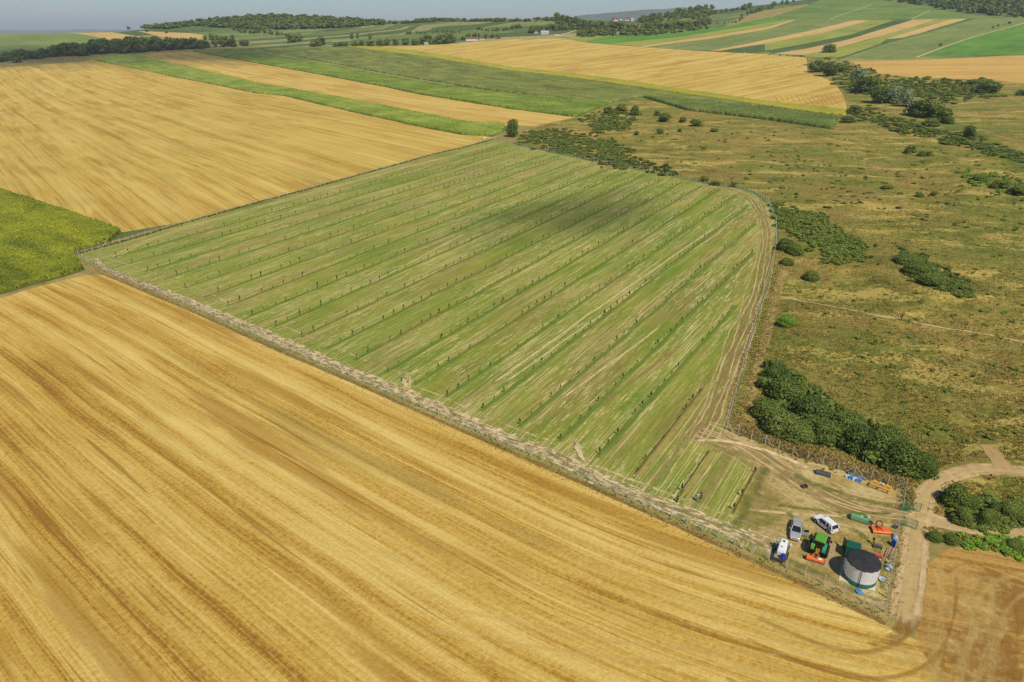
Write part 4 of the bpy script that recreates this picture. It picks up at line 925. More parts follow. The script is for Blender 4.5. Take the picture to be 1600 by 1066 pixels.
def mass(name, px_pts, wfun, mat, label, cat, lumps=5, leaves=90, leaf=.26, flat=.6):
    """one continuous mass of low growth or far woodland"""
    protos = [crown(200 + i, lumps, leaves, leaf) for i in range(5)]
    W = M(px_pts[:, 0], px_pts[:, 1]); W[:, 2] += relief(W); vs = []; fs = []; k = 0
    for i in range(len(W)):
        V, T = protos[i % 5]; w, h = wfun(i); a = RNG.uniform(0, 6.28); ca, sa = math.cos(a), math.sin(a)
        X = V * [w, w, h]; X = np.column_stack([X[:, 0] * ca - X[:, 1] * sa, X[:, 0] * sa + X[:, 1] * ca, X[:, 2] - .06 * h]) + W[i]
        vs.append(X); fs.append(T + k); k += len(V)
    return tag(link(name, mesh_np(name, np.concatenate(vs), np.concatenate(fs)), mat), label, cat, kind='stuff')
U = lambda a, b: float(RNG.uniform(a, b))
for poly, n, w0, w1, h0, h1, m, lab in [
    ([(812,208),(870,203),(905,210),(960,222),(985,240),(975,262),(905,244),(858,233),(815,222)], 560, 3, 7, .8, 1.9, M_, "low green shrubs filling the pasture corner by the far fence"),
    ([(905,185),(960,170),(1000,176),(985,200),(930,206)], 260, 3, 7, .9, 2.2, M_, "low green shrubs on the top of the rough pasture"),
    ([(925,258),(985,248),(1050,262),(1060,275),(1000,264)], 60, 2.5, 6, 1.2, 2.6, D_, "dark shrubs along the outside of the far fence"),
    ([(1212,318),(1245,330),(1300,352),(1356,385),(1345,408),(1300,405),(1255,375),(1218,355)], 420, 2.4, 5.2, .8, 1.9, M_, "long low shrub patch beside the bend of the orchard fence"),
    ([(1400,395),(1440,398),(1500,440),(1520,470),(1470,452),(1430,438)], 170, 2.2, 4.6, .6, 1.4, M_, "low shrubs on the slope in the middle of the pasture"),
    ([(1270,95),(1325,96),(1375,118),(1440,124),(1555,128),(1560,150),(1480,160),(1420,150),(1340,150),(1300,125)], 620, 5, 11, 1.4, 3.6, M_, "green undergrowth filling the upper gully"),
    ([(1310,175),(1350,168),(1440,195),(1500,212),(1600,245),(1620,262),(1500,228),(1400,205)], 340, 4, 8, .9, 2.2, M_, "green undergrowth along the lower gully"),
    ([(1500,268),(1545,275),(1600,290),(1620,310),(1570,306),(1520,288)], 70, 2.5, 5, .8, 1.8, LM, "fresh green undergrowth along the right edge bank"),
    ([(1480,770),(1590,778),(1620,815),(1500,826)], 160, 1.4, 3.0, .6, 1.4, M_, "undergrowth between the bushes below the dirt road"),
    ([(1200,575),(1260,600),(1330,660),(1400,670),(1455,735),(1390,735),(1300,690),(1190,670)], 260, 2.5, 5.5, 2.0, 4.2, D_, "dark undergrowth joining the thicket bushes"),
    ([(1550,838),(1620,848),(1620,878),(1560,862),(1490,848)], 60, 1.2, 2.6, .5, 1.1, LM, "fresh green weeds beside the lower track")]:
    sc_p = scatter_px(poly, n); sc_p = sc_p + RNG.normal(size=sc_p.shape) * np.array([9.0, 4.5]) * min(1.0, .35 + sc_p[:, 1].mean() / 900)
    if lab.startswith("dark undergrowth joining"): sc_p = scatter_px(poly, n)
    mass("undergrowth", sc_p, lambda i: (U(w0, w1) * (.55 + .6 * RNG.random()), U(h0, h1) * .8), m, lab, "undergrowth", 6, 100, .27)

sp_ = scatter_px([(1220,230),(1560,230),(1680,330),(1680,700),(1500,690),(1230,560),(1225,430),(1300,420)], 260)
mass("scattered_shrubs", sp_, lambda i: (U(.8, 2.4), U(.35, .9)), M_, "small low shrubs sprinkled over the rough pasture", "shrubs", 4, 50, .32)
sp_ = scatter_px([(1000,165),(1300,210),(1560,230),(1680,330),(1680,380),(1300,330),(1100,270),(1000,240)], 240)
mass("scattered_shrubs", sp_, lambda i: (U(1.2, 3.6), U(.4, 1.1)), M_, "small low shrubs sprinkled over the upper pasture", "shrubs", 4, 50, .32)

# ------------------------------------------------------------------ hedgerow, far trees and woodland
hedge = [(0, 97), (60, 92), (100, 89), (160, 85), (220, 82), (300, 77), (384, 72)]
for i in range(40):
    f = i / 39; u = -6 + 392 * f + random.uniform(-3, 3); v = np.interp(u, [p[0] for p in hedge], [p[1] for p in hedge]) + random.uniform(-1.5, 1.0)
    hh = np.interp(u, [0, 40, 60, 90, 130, 220, 300, 384], [11, 15, 12, 17, 20, 21, 15, 9]) * random.uniform(.85, 1.12)
    tree(u, v, hh * random.uniform(1.0, 1.5), hh, D_, "dark broadleaf tree in the long hedgerow behind the left stubble field", "dark trees of the left hedgerow", far=True)
tree(28, 98, 21, 19, D_, "rounded dark tree standing in front of the left hedgerow", far=True)

def run(pts, n, h0, h1, mat, label, group, wide=(1.0, 1.6), jit=1.0):
    pts = np.array(pts, float); s = np.linspace(0, len(pts) - 1, n)
    for t in s:
        u = np.interp(t, range(len(pts)), pts[:, 0]) + random.uniform(-3, 3) * jit; v = np.interp(t, range(len(pts)), pts[:, 1]) + random.uniform(-.8, .8) * jit
        h = random.uniform(h0, h1); tree(u, v, h * random.uniform(*wide), h, mat, label, group, far=True)
run([(526, 74), (560, 73), (590, 71)], 9, 6, 10, M_, "mid green tree in the clump above the yellow green strip", "trees above the yellow green strip")
run([(595, 71), (640, 70), (665, 69)], 8, 8, 13, M_, "dark tree in the row behind the hill stubble field edge", "trees behind the hill stubble edge")
run([(672, 69), (690, 69), (708, 68)], 4, 12, 15, M_, "big dark round tree in the cluster left of the red roofed barn", "cluster left of the barn")
run([(722, 62), (745, 58), (780, 61)], 8, 4, 8, M_, "dark tree around the long red roofed barn", "trees around the barn")
run([(488, 73), (505, 71)], 3, 9, 12, M_, "dark tree in the small group left of the strip's top end", "small group above the maize")
run([(455, 66), (465, 65)], 2, 11, 14, M_, "dusty green tree pair standing in the valley meadow", "pair in the valley meadow")
run([(404, 51), (425, 54), (446, 56)], 8, 4, 7, M_, "dark tree in the valley hedge below the wooded hill", "valley hedge")
run([(365, 47), (380, 52), (398, 53)], 6, 4, 6, M_, "dark tree in the hedge at the foot of the wooded hill", "hill foot hedge")
run([(322, 62), (345, 62), (362, 62)], 6, 6, 9, M_, "dusty dark tree right behind the end of the left hedgerow", "trees behind the hedgerow end")
run([(200, 47), (258, 53)], 3, 4, 5, M_, "tiny lone tree on the far left hill", "lone trees on the far left hill")
run([(548, 62), (560, 61), (576, 62)], 3, 8, 10, M_, "slim dark conifer like tree by the pale field wall", "slim trees by the pale wall", wide=(.5, .8))
run([(638, 53), (660, 53), (700, 51), (715, 52)], 14, 3, 5, M_, "tree in the thin hedge across the valley slope", "thin valley slope hedge")
run([(745, 47), (775, 49), (800, 46)], 14, 3, 6, M_, "tree on the valley slope above the red roofed barn", "valley slope trees above the barn")
run([(803, 45), (812, 45)], 3, 5, 7, M_, "dark tree at the left end of the village trees", "left end of the village trees")
run([(826, 52), (850, 49), (885, 47)], 14, 6, 11, M_, "dark tree around the white roofed farm house", "trees around the white farm house")
run([(868, 30), (890, 34), (905, 38), (930, 46)], 16, 6, 10, M_, "dark tree on the wooded knoll left of the village", "wooded knoll left of the village")
run([(905, 56), (940, 55), (980, 54), (1020, 52)], 22, 6, 10, M_, "tree along the foot of the village above the green strip", "trees at the foot of the village")
run([(935, 42), (965, 44), (1000, 46), (1030, 42)], 20, 6, 10, M_, "tree between the village houses", "trees between the village houses")
run([(1000, 32), (1040, 26), (1075, 19), (1110, 15)], 20, 5, 9, M_, "tree on the ridge right of the village", "ridge trees right of the village")
run([(1030, 46), (1060, 45), (1090, 42), (1105, 38)], 20, 8, 12, M_, "dark tree in the wood on the slope right of the village", "slope wood right of the village")
run([(1085, 30), (1120, 22), (1160, 15), (1172, 11)], 16, 4, 7, M_, "tree on the hedge line climbing the right ridge", "hedge line climbing the right ridge")
run([(1110, 38), (1150, 36), (1160, 30)], 8, 2.5, 4, M_, "small orchard like tree on the pale right pasture", "small trees on the pale pasture")
run([(1160, 25), (1185, 18), (1203, 12)], 8, 4, 7, M_, "dark tree on the pale pasture near the ridge", "dark trees near the right ridge")
run([(1210, 9), (1238, 4)], 4, 4, 6, M_, "dark tree on the skyline beside the green hill crop", "skyline trees beside the hill crop")
run([(1470, 72), (1550, 44), (1562, 41), (1578, 37)], 4, 3, 4.5, M_, "small tree on the path beside the vivid green field", "trees beside the vivid green field")
run([(1600, 27), (1588, 27)], 2, 5, 6, M_, "tree at the corner of the dark wood on the right hill", "wood corner trees")
run([(1205, 87), (1230, 88), (1250, 89)], 5, 2, 3, M_, "small bush along the upper edge of the hill stubble", "edge bushes of the hill stubble")

mass("woodland", scatter_px([(905,47),(960,45),(1030,42),(1110,36),(1105,45),(1060,51),(1020,55),(905,58)], 170), lambda i: (U(10, 18), U(5, 9)), lf_mid, "continuous woodland at the foot of the far village", "woodland", 5, 46, .34)
mass("woodland", scatter_px([(862,29),(905,33),(940,40),(935,50),(895,47),(870,38)], 120), lambda i: (U(10, 18), U(5, 9)), lf_dark, "wooded knoll left of the far village", "woodland", 5, 46, .34)
mass("woodland", scatter_px([(1000,31),(1050,24),(1085,18),(1110,16),(1100,24),(1040,34),(1000,38)], 90), lambda i: (U(10, 18), U(5, 8)), lf_mid, "woodland on the ridge right of the far village", "woodland", 5, 46, .34)
mass("forest", scatter_px(FOREST, 800), lambda i: (U(18, 30), U(8, 13)), lf_dark, "wooded hill on the skyline left of centre", "forest", 5, 46, .34)
mass("forest", scatter_px([(600,36),(640,34),(680,31),(700,31),(735,33),(800,32),(850,30.5),(870,30),(868,33),(800,34.5),(740,34),(700,34),(650,36),(610,38.5)], 150), lambda i: (U(12, 20), U(6, 10)), lf_mid, "thin line of woodland along the middle skyline", "forest", 5, 40, .34)
mass("forest", scatter_px([(1380,0),(1400,-12),(1600,-22),(1760,-24),(1760,30),(1600,27),(1570,26),(1500,20),(1450,11)], 900), lambda i: (U(18, 30), U(12, 17)), lf_dark, "dark wood covering the right hill top", "forest", 5, 60, .32)

# ------------------------------------------------------------------ tufts of dry grass and weeds
def tuft_mat(name, stops):
    t = NT(name); isl = t.island(); nz = t.noise(t.pos(), 0.08, 4, 0.6)
    v = t.math('ADD', t.math('MULTIPLY', isl, 0.55), t.math('MULTIPLY', t.math('SUBTRACT', nz, 0.2), 0.75))
    return t.finish(t.ramp(v, stops), 0.8, spec=0.1, trans=0.35)
mt_tuft = tuft_mat("dry_tufts", [(0.1, (0.10, 0.13, 0.025)), (0.35, (0.24, 0.225, 0.05)), (0.6, (0.42, 0.33, 0.085)), (0.8, (0.60, 0.46, 0.14)), (0.97, (0.75, 0.62, 0.30))])
mt_weed = tuft_mat("verge_weeds", [(0.1, (0.14, 0.19, 0.04)), (0.4, (0.30, 0.30, 0.08)), (0.65, (0.50, 0.40, 0.14)), (0.9, (0.70, 0.58, 0.26)), (0.99, (0.85, 0.82, 0.65))])
mt_drystalk = tuft_mat('dry_stalks', [(0.1, (0.24, 0.22, 0.06)), (0.4, (0.46, 0.34, 0.10)), (0.75, (0.66, 0.50, 0.18)), (0.97, (0.82, 0.72, 0.38))])
mt_gweed = tuft_mat('green_weeds', [(0.1, (0.07, 0.11, 0.02)), (0.5, (0.17, 0.20, 0.045)), (0.8, (0.32, 0.29, 0.08)), (0.97, (0.5, 0.42, 0.16))])
mt_rust = tuft_mat("rusty_weeds", [(0.1, (0.20, 0.16, 0.045)), (0.4, (0.40, 0.25, 0.075)), (0.7, (0.55, 0.38, 0.13)), (0.95, (0.70, 0.56, 0.24))])
def tufts(name, W, h0, h1, mat, label, blades=5, spread=.5, kind='stuff'):
    n = len(W); W = np.asarray(W, float).copy(); W[:, 2] += relief(W)
    h = RNG.uniform(h0, h1, n); vs = []; 
    for b in range(blades):
        a = RNG.uniform(0, 6.28, n); d = np.column_stack([np.cos(a), np.sin(a), np.zeros(n)]); pr = np.column_stack([-np.sin(a), np.cos(a), np.zeros(n)])
        r = (h * spread * RNG.uniform(.2, 1, n))[:, None]; wd = (h * .22)[:, None]
        base = W + d * r * .3; tip = W + d * r + np.column_stack([np.zeros((n, 2)), h * RNG.uniform(.6, 1, n)])
        mid = (base + tip) / 2
        vs.append(np.stack([base - pr * wd * .6 - [0, 0, .05], base + pr * wd * .6 - [0, 0, .05], mid + pr * wd, tip, mid - pr * wd], 1))
    V = np.stack(vs, 1).reshape(-1, 3); k = np.arange(n * blades) * 5
    T = np.concatenate([np.stack([k, k + 1, k + 2], 1), np.stack([k, k + 2, k + 4], 1), np.stack([k + 4, k + 2, k + 3], 1)])
    return tag(link(name, mesh_np(name, V, T), mat), label, name.replace('_', ' '), kind=kind)
q = scatter_px([(p[0] if p[0] < 1700 else 1680, p[1]) for p in SCRUB], 46000); dd = np.minimum(seg_dist(q[:, 0], q[:, 1], SCRUB, True), 30)
rd = np.minimum(seg_dist(q[:, 0], q[:, 1], ROADLINE) , np.minimum(seg_dist(q[:, 0], q[:, 1], [(1432,808),(1520,826),(1620,836)]), seg_dist(q[:, 0], q[:, 1], [(1565,735),(1556,712),(1540,690)])))
q = q[(dd > 2) & (rd > 13) & (q[:, 1] > 165)]
nzv = np.array([mnoise.noise((x * .03, y * .05, 4.)) for x, y in q]); q = q[nzv > -.28]
tufts("dry_grass", M(q[:, 0], q[:, 1]), .15, .5, mt_tuft, "tussocky dry grass and weeds of the rough pasture", 4, 1.3)

def along(px, n, off, spread):
    W = M(*np.array(px, float).T); c, s = resample(W, .5); d = np.gradient(c[:, :2], axis=0); d /= np.linalg.norm(d, axis=1, keepdims=True); nr = np.stack([-d[:, 1], d[:, 0]], 1)
    i = RNG.integers(0, len(c), n); p = c[i].copy(); p[:, :2] += nr[i] * (off + spread * RNG.normal(size=n))[:, None] + RNG.normal(size=(n, 2)) * .3
    p[:, 2] = Zxy(p[:, 0], p[:, 1]); return p
FRONT = [(110,398),(162,420),(301,481),(418,534),(552,591),(711,661),(899,742),(1051,810),(1199,875),(1308,924),(1382,957)]
BACKL = [(110,398),(124,397),(214,372),(304,345),(404,317),(487,295),(562,274),(624,257),(681,241),(729,230),(775,217)]
FARF = [(775,217),(800,225),(858,238),(904,248),(986,264),(1046,276),(1100,287),(1155,295),(1178,302),(1200,317),(1212,345),(1213,383)]
RIGHTF = [(1213,383),(1200,433),(1180,504),(1157,585),(1135,671)]
YARDB = [(1135,671),(1149,678),(1169,686),(1190,692),(1232,709),(1276,724),(1322,738),(1368,752),(1414,766)]
SIDE1 = [(1414,766),(1410,795)]
SIDE2 = [(1404,822),(1398,860),(1391,905),(1382,957)]
ns = -1
tufts("verge_weeds", along(FRONT, 1900, -1.0, .5), .12, .38, mt_weed, "pale weeds growing along the outside of the front fence", 5, .9)
tufts("rusty_weeds", along(FRONT, 700, -2.4, .35), .1, .25, mt_rust, "rust brown weeds at the edge of the front stubble field", 4, .9)
tufts("verge_weeds", along(BACKL, 2200, .5, .4), .3, .8, mt_gweed, "weeds growing along the left rear fence", 4, .8)
tufts("verge_weeds", along(RIGHTF, 1600, 2.2, 1.2), .2, .55, mt_drystalk, "dry weeds outside the right orchard fence", 4, .9)
tufts("verge_weeds", along(YARDB[1:], 2300, 3.0, 1.4), .35, .8, mt_drystalk, "tall dry weeds between the yard fence and the thicket", 5, .7)
tufts("verge_weeds", along(SIDE2, 260, .7, .4), .12, .3, mt_weed, "weeds along the fence beside the dirt road", 4, .9)
tufts("verge_weeds", along(SIDE1, 160, .6, .4), .25, .6, mt_weed, "weeds along the short fence above the gate", 4, .8)
yq = scatter_px([(1195,780),(1395,790),(1400,830),(1384,950),(1308,918),(1205,872)], 900); tufts("yard_grass", M(yq[:, 0], yq[:, 1]), .05, .14, mt_weed, "thin grass tufts scattered over the yard", 4, .9)

# ------------------------------------------------------------------ fences and gates
def net_mat():
    t = NT("wire_netting"); return t.finish((0.24, 0.24, 0.22), 0.6, alpha=0.09, metal=0.3)
m_net = net_mat(); m_wire = plain("fence_wire", (0.35, 0.34, 0.32), 0.5, 0.6)
post_me = MB().box((0, 0, .92), (.13, .13, 2.04), top=.8).mesh("post"); post_me.materials.append(m_post)
brace_me = MB().tube((0, 0, 1.75), (1.55, 0, 0.0), .05, .05, 6).mesh("brace"); brace_me.materials.append(m_post)
def fence(px, label, step=2.65, brace=10, end_brace=True):
    W = M(*np.array(px, float).T); c, s = resample(W, step); n = len(c)
    f = thing("wire_fence", label, "fence", c[0]); base = Vector(c[0])
    P = [Vector((p[0], p[1], float(Zxy(np.array([p[0]]), np.array([p[1]]))[0]))) - base for p in c]
    dist = [(p + base - Vector((0, 0, H))).length for p in P]; near = set(sorted(range(n), key=lambda i: dist[i])[:97]); rest = MB()
    for i in range(n):
        d = (P[min(i + 1, n - 1)] - P[max(i - 1, 0)]); a = math.atan2(d.y, d.x); ln = random.uniform(-.03, .03)
        if i in near:
            o = link("post", post_me, None, f); o.location = P[i]; o.rotation_euler = (ln, random.uniform(-.03, .03), a)
        else: rest.box(P[i] + Vector((0, 0, .92)), (.13, .13, 2.04), a, .8)
        if brace and (i % brace == brace // 2 or (end_brace and i in (0, n - 1))):
            for k in ((0, math.pi) if 0 < i < n - 1 else ((0,) if i == 0 else (math.pi,))):
                o = link("brace", brace_me, None, f); o.location = P[i]; o.rotation_euler = (0, 0, a + k)
    if rest.v: tag(rest.build("posts", m_post, f), kind='stuff')
    net = MB(); w = MB()
    for a, b in zip(P[:-1], P[1:]):
        net.quad(a + Vector((0, 0, .05)), b + Vector((0, 0, .05)), b + Vector((0, 0, 1.62)), a + Vector((0, 0, 1.62)))
        for z in (.5, 1.05, 1.64): w.tube(a + Vector((0, 0, z)), b + Vector((0, 0, z)), .012, n=3, caps=False)
    net.build("netting", m_net, f); w.build("wire", m_wire, f)
    return f
fence(FRONT, "long wire fence with pale posts between orchard track and front stubble field")
fence(BACKL, "long wire fence with pale posts along the rear left stubble field")
fence(FARF, "curving wire fence between the orchard's far end and rough pasture")
fence(RIGHTF, "straight wire fence on the orchard's right side seen almost end on", 2.65, 0)
fence(YARDB, "short wire fence behind the yard machines in front of the thicket", 2.65, 6)
fence(SIDE1, "shortest wire fence piece between the yard corner and the upper green gate", 2.5, 0)
fence(SIDE2, "wire fence beside the dirt road past the water tank", 2.65, 0)

m_gate = plain("green_gate_paint", (0.03, 0.20, 0.08), 0.45, dirt=.15); m_gnet = NT("green_mesh").finish((0.04, 0.22, 0.09), 0.6, alpha=0.28)
def gate(hinge, end, label, alpha_mat):
    a = gp(*hinge); b = gp(*end); d = b - a; L = min(3.4, math.hypot(d.x, d.y)); g = thing("metal_gate", label, "gate", a, math.atan2(d.y, d.x))
    fr = MB()
    for z in (.12, 1.7): fr.tube((0, 0, z), (L, 0, z), .04, n=8)
    for x in (0, L): fr.tube((x, 0, .05), (x, 0, 1.75), .045, n=8)
    fr.build("frame", m_gate, g); MB().tube((0, 0, .12), (L, 0, 1.7), .025, n=6).tube((0, 0, .92), (L, 0, .92), .025, n=6).build("brace", m_gate, g)
    MB().quad((0, 0, .12), (L, 0, .12), (L, 0, 1.7), (0, 0, 1.7)).build("mesh_panel", alpha_mat, g)
    MB().box((L - .15, 0.05, .95), (.12, .06, .12)).build("latch", m_wire, g)
gate((1407, 798.5), (1437, 800), "upper green metal gate leaf standing open beside the thicket road", m_gnet)
gate((1405, 820), (1431, 828), "lower green metal gate leaf swung open over the dirt road", m_gnet)

# ------------------------------------------------------------------ yard: paints
m_white = plain("white_paint", (0.78, 0.78, 0.76), 0.3, spec=.5, dirt=.12, coat=.3)
m_silver = plain("silver_paint", (0.52, 0.49, 0.45), 0.34, .35, dirt=.12, coat=.4)
m_glass = plain("dark_glass", (0.012, 0.016, 0.018), 0.08, spec=.7, dirt=0)
m_tyre = plain("tyre_rubber", (0.020, 0.019, 0.018), 0.85, spec=.2, dirt=.45)
m_rim = plain("alloy_rim", (0.42, 0.42, 0.42), 0.35, .8)
m_black = plain("black_plastic", (0.018, 0.018, 0.018), 0.6, spec=.3)
m_dkgrey = plain("dark_grey_steel", (0.065, 0.072, 0.08), 0.55, .2, dirt=.2)
m_red = plain("red_lens", (0.45, 0.02, 0.015), 0.2); m_lamp = plain("clear_lens", (0.6, 0.6, 0.58), 0.1, dirt=0)
m_trgreen = plain("tractor_green", (0.10, 0.34, 0.03), 0.35, spec=.5, dirt=.38); m_tryel = plain("tractor_yellow", (0.72, 0.50, 0.02), 0.4)
m_trdark = plain("tractor_dark_green", (0.02, 0.16, 0.05), 0.4); m_teal = plain("teal_green", (0.02, 0.30, 0.14), 0.4)
m_orange = plain("orange_paint", (0.78, 0.15, 0.02), 0.4, spec=.5, dirt=.38); m_blue = plain("blue_paint", (0.02, 0.20, 0.56), 0.45, dirt=.2)
m_yellow = plain("yellow_paint", (0.70, 0.34, 0.015), 0.42, dirt=.25); m_seed = plain("faded_green_paint", (0.10, 0.32, 0.15), 0.5, dirt=.38)
m_pale = plain("pale_green_paint", (0.34, 0.44, 0.24), 0.6, dirt=.3); m_steel = plain("worn_steel", (0.32, 0.31, 0.30), 0.4, .7, dirt=.3)
m_rust = plain("rusty_steel", (0.20, 0.08, 0.035), 0.8, .2); m_wood = plain("weathered_wood", (0.40, 0.29, 0.17), 0.85, spec=.1, dirt=.4)
m_pallet = plain("pallet_wood", (0.50, 0.30, 0.15), 0.85, spec=.1); m_conc = plain("pale_concrete_slab", (0.62, 0.57, 0.44), 0.85, spec=.15, dirt=.3)
m_dkblue = plain("deep_blue_plastic", (0.01, 0.03, 0.36), 0.3, spec=.5, dirt=.05); m_cyan = plain("bright_blue_plastic", (0.015, 0.26, 0.70), 0.35, dirt=.05)
m_paleblue = plain("pale_blue_sheet", (0.42, 0.52, 0.62), 0.5); m_cream = plain("cream_plastic", (0.62, 0.54, 0.38), 0.5); m_trailerbed = plain("trailer_floor", (0.34, 0.25, 0.14), 0.85)

def shape(name, parent, mat, *boxes, bevel=0.0):
    b = MB()
    for x in boxes: b.box(*x)
    return b.build(name, mat, parent, bevel=bevel)

def wheel(parent, x, y, r, w, tread=False, rim=None, name="wheel"):
    o = bpy.data.objects.new(name, None); COL.objects.link(o); o.parent = parent; o.location = (x, y, r)
    t = MB().lathe([(r * .58, -w / 2), (r * .92, -w / 2), (r, -w * .36), (r, w * .36), (r * .92, w / 2), (r * .58, w / 2), (r * .58, -w / 2)], axis='Y', n=28)
    if tread:
        for k in range(20):
            a = 2 * math.pi * k / 20
            for s in (-1, 1):
                aa = a + (0.16 if s > 0 else 0); t.box((r * 1.0 * math.cos(aa), s * w * .24, r * 1.0 * math.sin(aa)), (r * .10, w * .46, r * .10), 0, 1, -aa)
    t.build("tyre", m_tyre, o)
    rm = MB().lathe([(.02, -w * .30), (r * .30, -w * .30), (r * .40, -w * .42), (r * .60, -w * .44), (r * .60, w * .44), (r * .40, w * .42), (r * .30, w * .30), (.02, w * .30)], axis='Y', n=20)
    if not tread:
        for k in range(5):
            a = 2 * math.pi * k / 5; rm.box((r * .34 * math.cos(a), 0, r * .34 * math.sin(a)), (r * .46, w * .9, r * .12), 0, 1, -a)
    rm.build("rim", rim or m_rim, o); return o

def lerp_st(st, x):
    xs = [s[0] for s in st]; return [float(np.interp(x, xs, [s[i] for s in st])) for i in range(1, len(st[0]))]

def car(loc, rz, label, paint, L, Wd, st, cab, wb, wr, suv=False, open_door=False, rear_plate=True, size=1.0):
    """st: (x, half width, belt z) stations; cab: (x rear base, x rear top, x front top, x front base, belt z, roof z, half w belt, half w roof)"""
    t = thing("parked_car", label, "car", loc, rz)
    rings = []
    for x, w, z in st:
        z0 = .24 if suv else .19
        rings.append([(x, -w * .86, z0), (x, -w * .99, z0 + .16), (x, -w, z * .62), (x, -w * .95, z * .93), (x, -w * .78, z), (x, w * .78, z), (x, w * .95, z * .93), (x, w, z * .62), (x, w * .99, z0 + .16), (x, w * .86, z0)])
    MB().loft(rings).build("body", paint, t, smooth=False, bevel=.03)
    xrb, xrt, xft, xfb, zb, zt, wb_, wt = cab
    G = lambda x, w0, w1, z0, z1: [(x, -w0, z0), (x, -w1, z1), (x, w1, z1), (x, w0, z0)]
    MB().loft([[(xrb, -wb_ * .92, zb - .05), (xrb + .02, -wb_ * .90, zb), (xrb + .02, wb_ * .90, zb), (xrb, wb_ * .92, zb - .05)], G(xrt, wb_, wt, zb - .05, zt), G(xft, wb_, wt, zb - .05, zt), [(xfb, -wb_ * .95, zb - .12), (xfb - .02, -wb_ * .92, zb - .06), (xfb - .02, wb_ * .92, zb - .06), (xfb, wb_ * .95, zb - .12)]]).build("window_glass", m_glass, t)
    rf = MB().loft([[(x, -w, z), (x, -w * .9, z + .055), (x, w * .9, z + .055), (x, w, z)] for x, w, z in ((xrt - .06, wt * .93, zt - .03), (xrt + .25, wt + .02, zt + .0), (xft - .3, wt + .02, zt + .005), (xft + .05, wt * .94, zt - .03))])
    rf.build("roof", paint, t, bevel=.02)
    pl = MB()
    for s in (-1, 1):
        pl.tube((xfb - .03, s * wb_ * .94, zb - .08), (xft, s * wt, zt), .045, n=6).tube((xrb, s * wb_ * .92, zb - .05), (xrt, s * wt, zt), .07 if not suv else .10, n=6)
        xm = (xrt + xft) / 2 - .05; pl.tube((xm, s * wb_, zb - .05), (xm, s * wt, zt), .05, n=6)
        if suv: pl.box((xrt + .30, s * (wb_ + wt) / 2, (zb + zt) / 2 - .02), (.26, .10, zt - zb), 0)
    pl.build("pillars", paint, t)
    xf = st[-1][0]; xr = st[0][0]; zf = st[-1][2]; zr = st[0][2]; wf = st[-1][1]; wr_ = st[0][1]
    for s in (-1, 1):
        for x in (wb / 2, -wb / 2): wheel(t, x + (.05 if not suv else 0), s * (Wd / 2 - .10), wr, .22)
        shape("headlight", t, m_lamp, ((xf - .10, s * wf * .80, zf * .92), (.26, .34, .14), -s * .35), bevel=.03)
        shape("taillight", t, m_red, ((xr + .05, s * wr_ * .86, zr * .86), (.16, .16 if suv else .34, .34 if suv else .16), s * .2), bevel=.02)
        shape("mirror", t, paint, ((xfb - .45, s * (Wd / 2 + .10), zb + .06), (.12, .20, .15)), bevel=.03)
        for x in (.32, -.62): shape("door_handle", t, m_black if suv else paint, ((x, s * (Wd / 2 - .005), zb - .17), (.18, .04, .04)))
        if suv: MB().tube((xrt + .05, s * (wt - .06), zt + .10), (xft - .35, s * (wt - .06), zt + .10), .028, n=6).tube((xrt + .2, s * (wt - .06), zt), (xrt + .2, s * (wt - .06), zt + .1), .03, n=6).tube((xft - .5, s * (wt - .06), zt), (xft - .5, s * (wt - .06), zt + .1), .03, n=6).build("roof_rail", m_black, t)
    shape("front_bumper", t, m_black if suv else paint, ((xf - .03, 0, .40), (.14, wf * 1.9, .24)), bevel=.04); shape("grille", t, m_black, ((xf + .01, 0, zf * .74), (.06, wf * 1.0, .16)))
    shape("rear_bumper", t, paint, ((xr + .02, 0, .48), (.16, wr_ * 1.95, .26)), bevel=.04)
    shape("number_plate", t, m_lamp, ((xr - .07, 0, .66), (.02, .52, .12))) if rear_plate else shape("number_plate", t, m_lamp, ((xf + .05, 0, .42), (.02, .52, .12)))
    if suv:
        MB().quad((xrb - .03, -.58, zb + .04), (xrb - .03, .58, zb + .04), (xrt - .10, .52, zt - .12), (xrt - .10, -.52, zt - .12)).build("rear_window", m_glass, t)
        for s in (-1, 1):
            for x in (wb / 2, -wb / 2): MB().lathe([(wr * 1.02, -.06), (wr * 1.22, -.06), (wr * 1.22, .06), (wr * 1.02, .06), (wr * 1.02, -.06)], (x, s * (Wd / 2 - .06), wr), 'Y', 24).build("wheel_arch", m_black, t)
    if open_door:
        d = bpy.data.objects.new("door", None); COL.objects.link(d); d.parent = t; d.location = (.72, Wd / 2 - .03, 0); d.rotation_euler = (0, 0, rad(-72))
        sh = MB().box((-.52, 0, .56), (1.04, .07, .62)); sh.build("door_panel", paint, d, bevel=.03)
        fr = MB().tube((0, 0, .86), (-.42, -.10, 1.32), .03, n=6).tube((-.42, -.10, 1.32), (-1.0, -.10, 1.34), .03, n=6).tube((-1.0, -.10, 1.34), (-1.04, 0, .86), .03, n=6); fr.build("window_frame", paint, d)
        MB().quad((-.03, -.01, .87), (-1.02, -.01, .87), (-.99, -.10, 1.31), (-.43, -.10, 1.30)).build("window_glass", m_glass, d)
        shape("trim_panel", d, m_black, ((-.52, -.05, .58), (.9, .03, .44)))
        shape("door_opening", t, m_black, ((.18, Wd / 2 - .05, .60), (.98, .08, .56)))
    t.scale = (size, size if size < 1 else 1.0, size if size < 1 else 1.0)
    return t

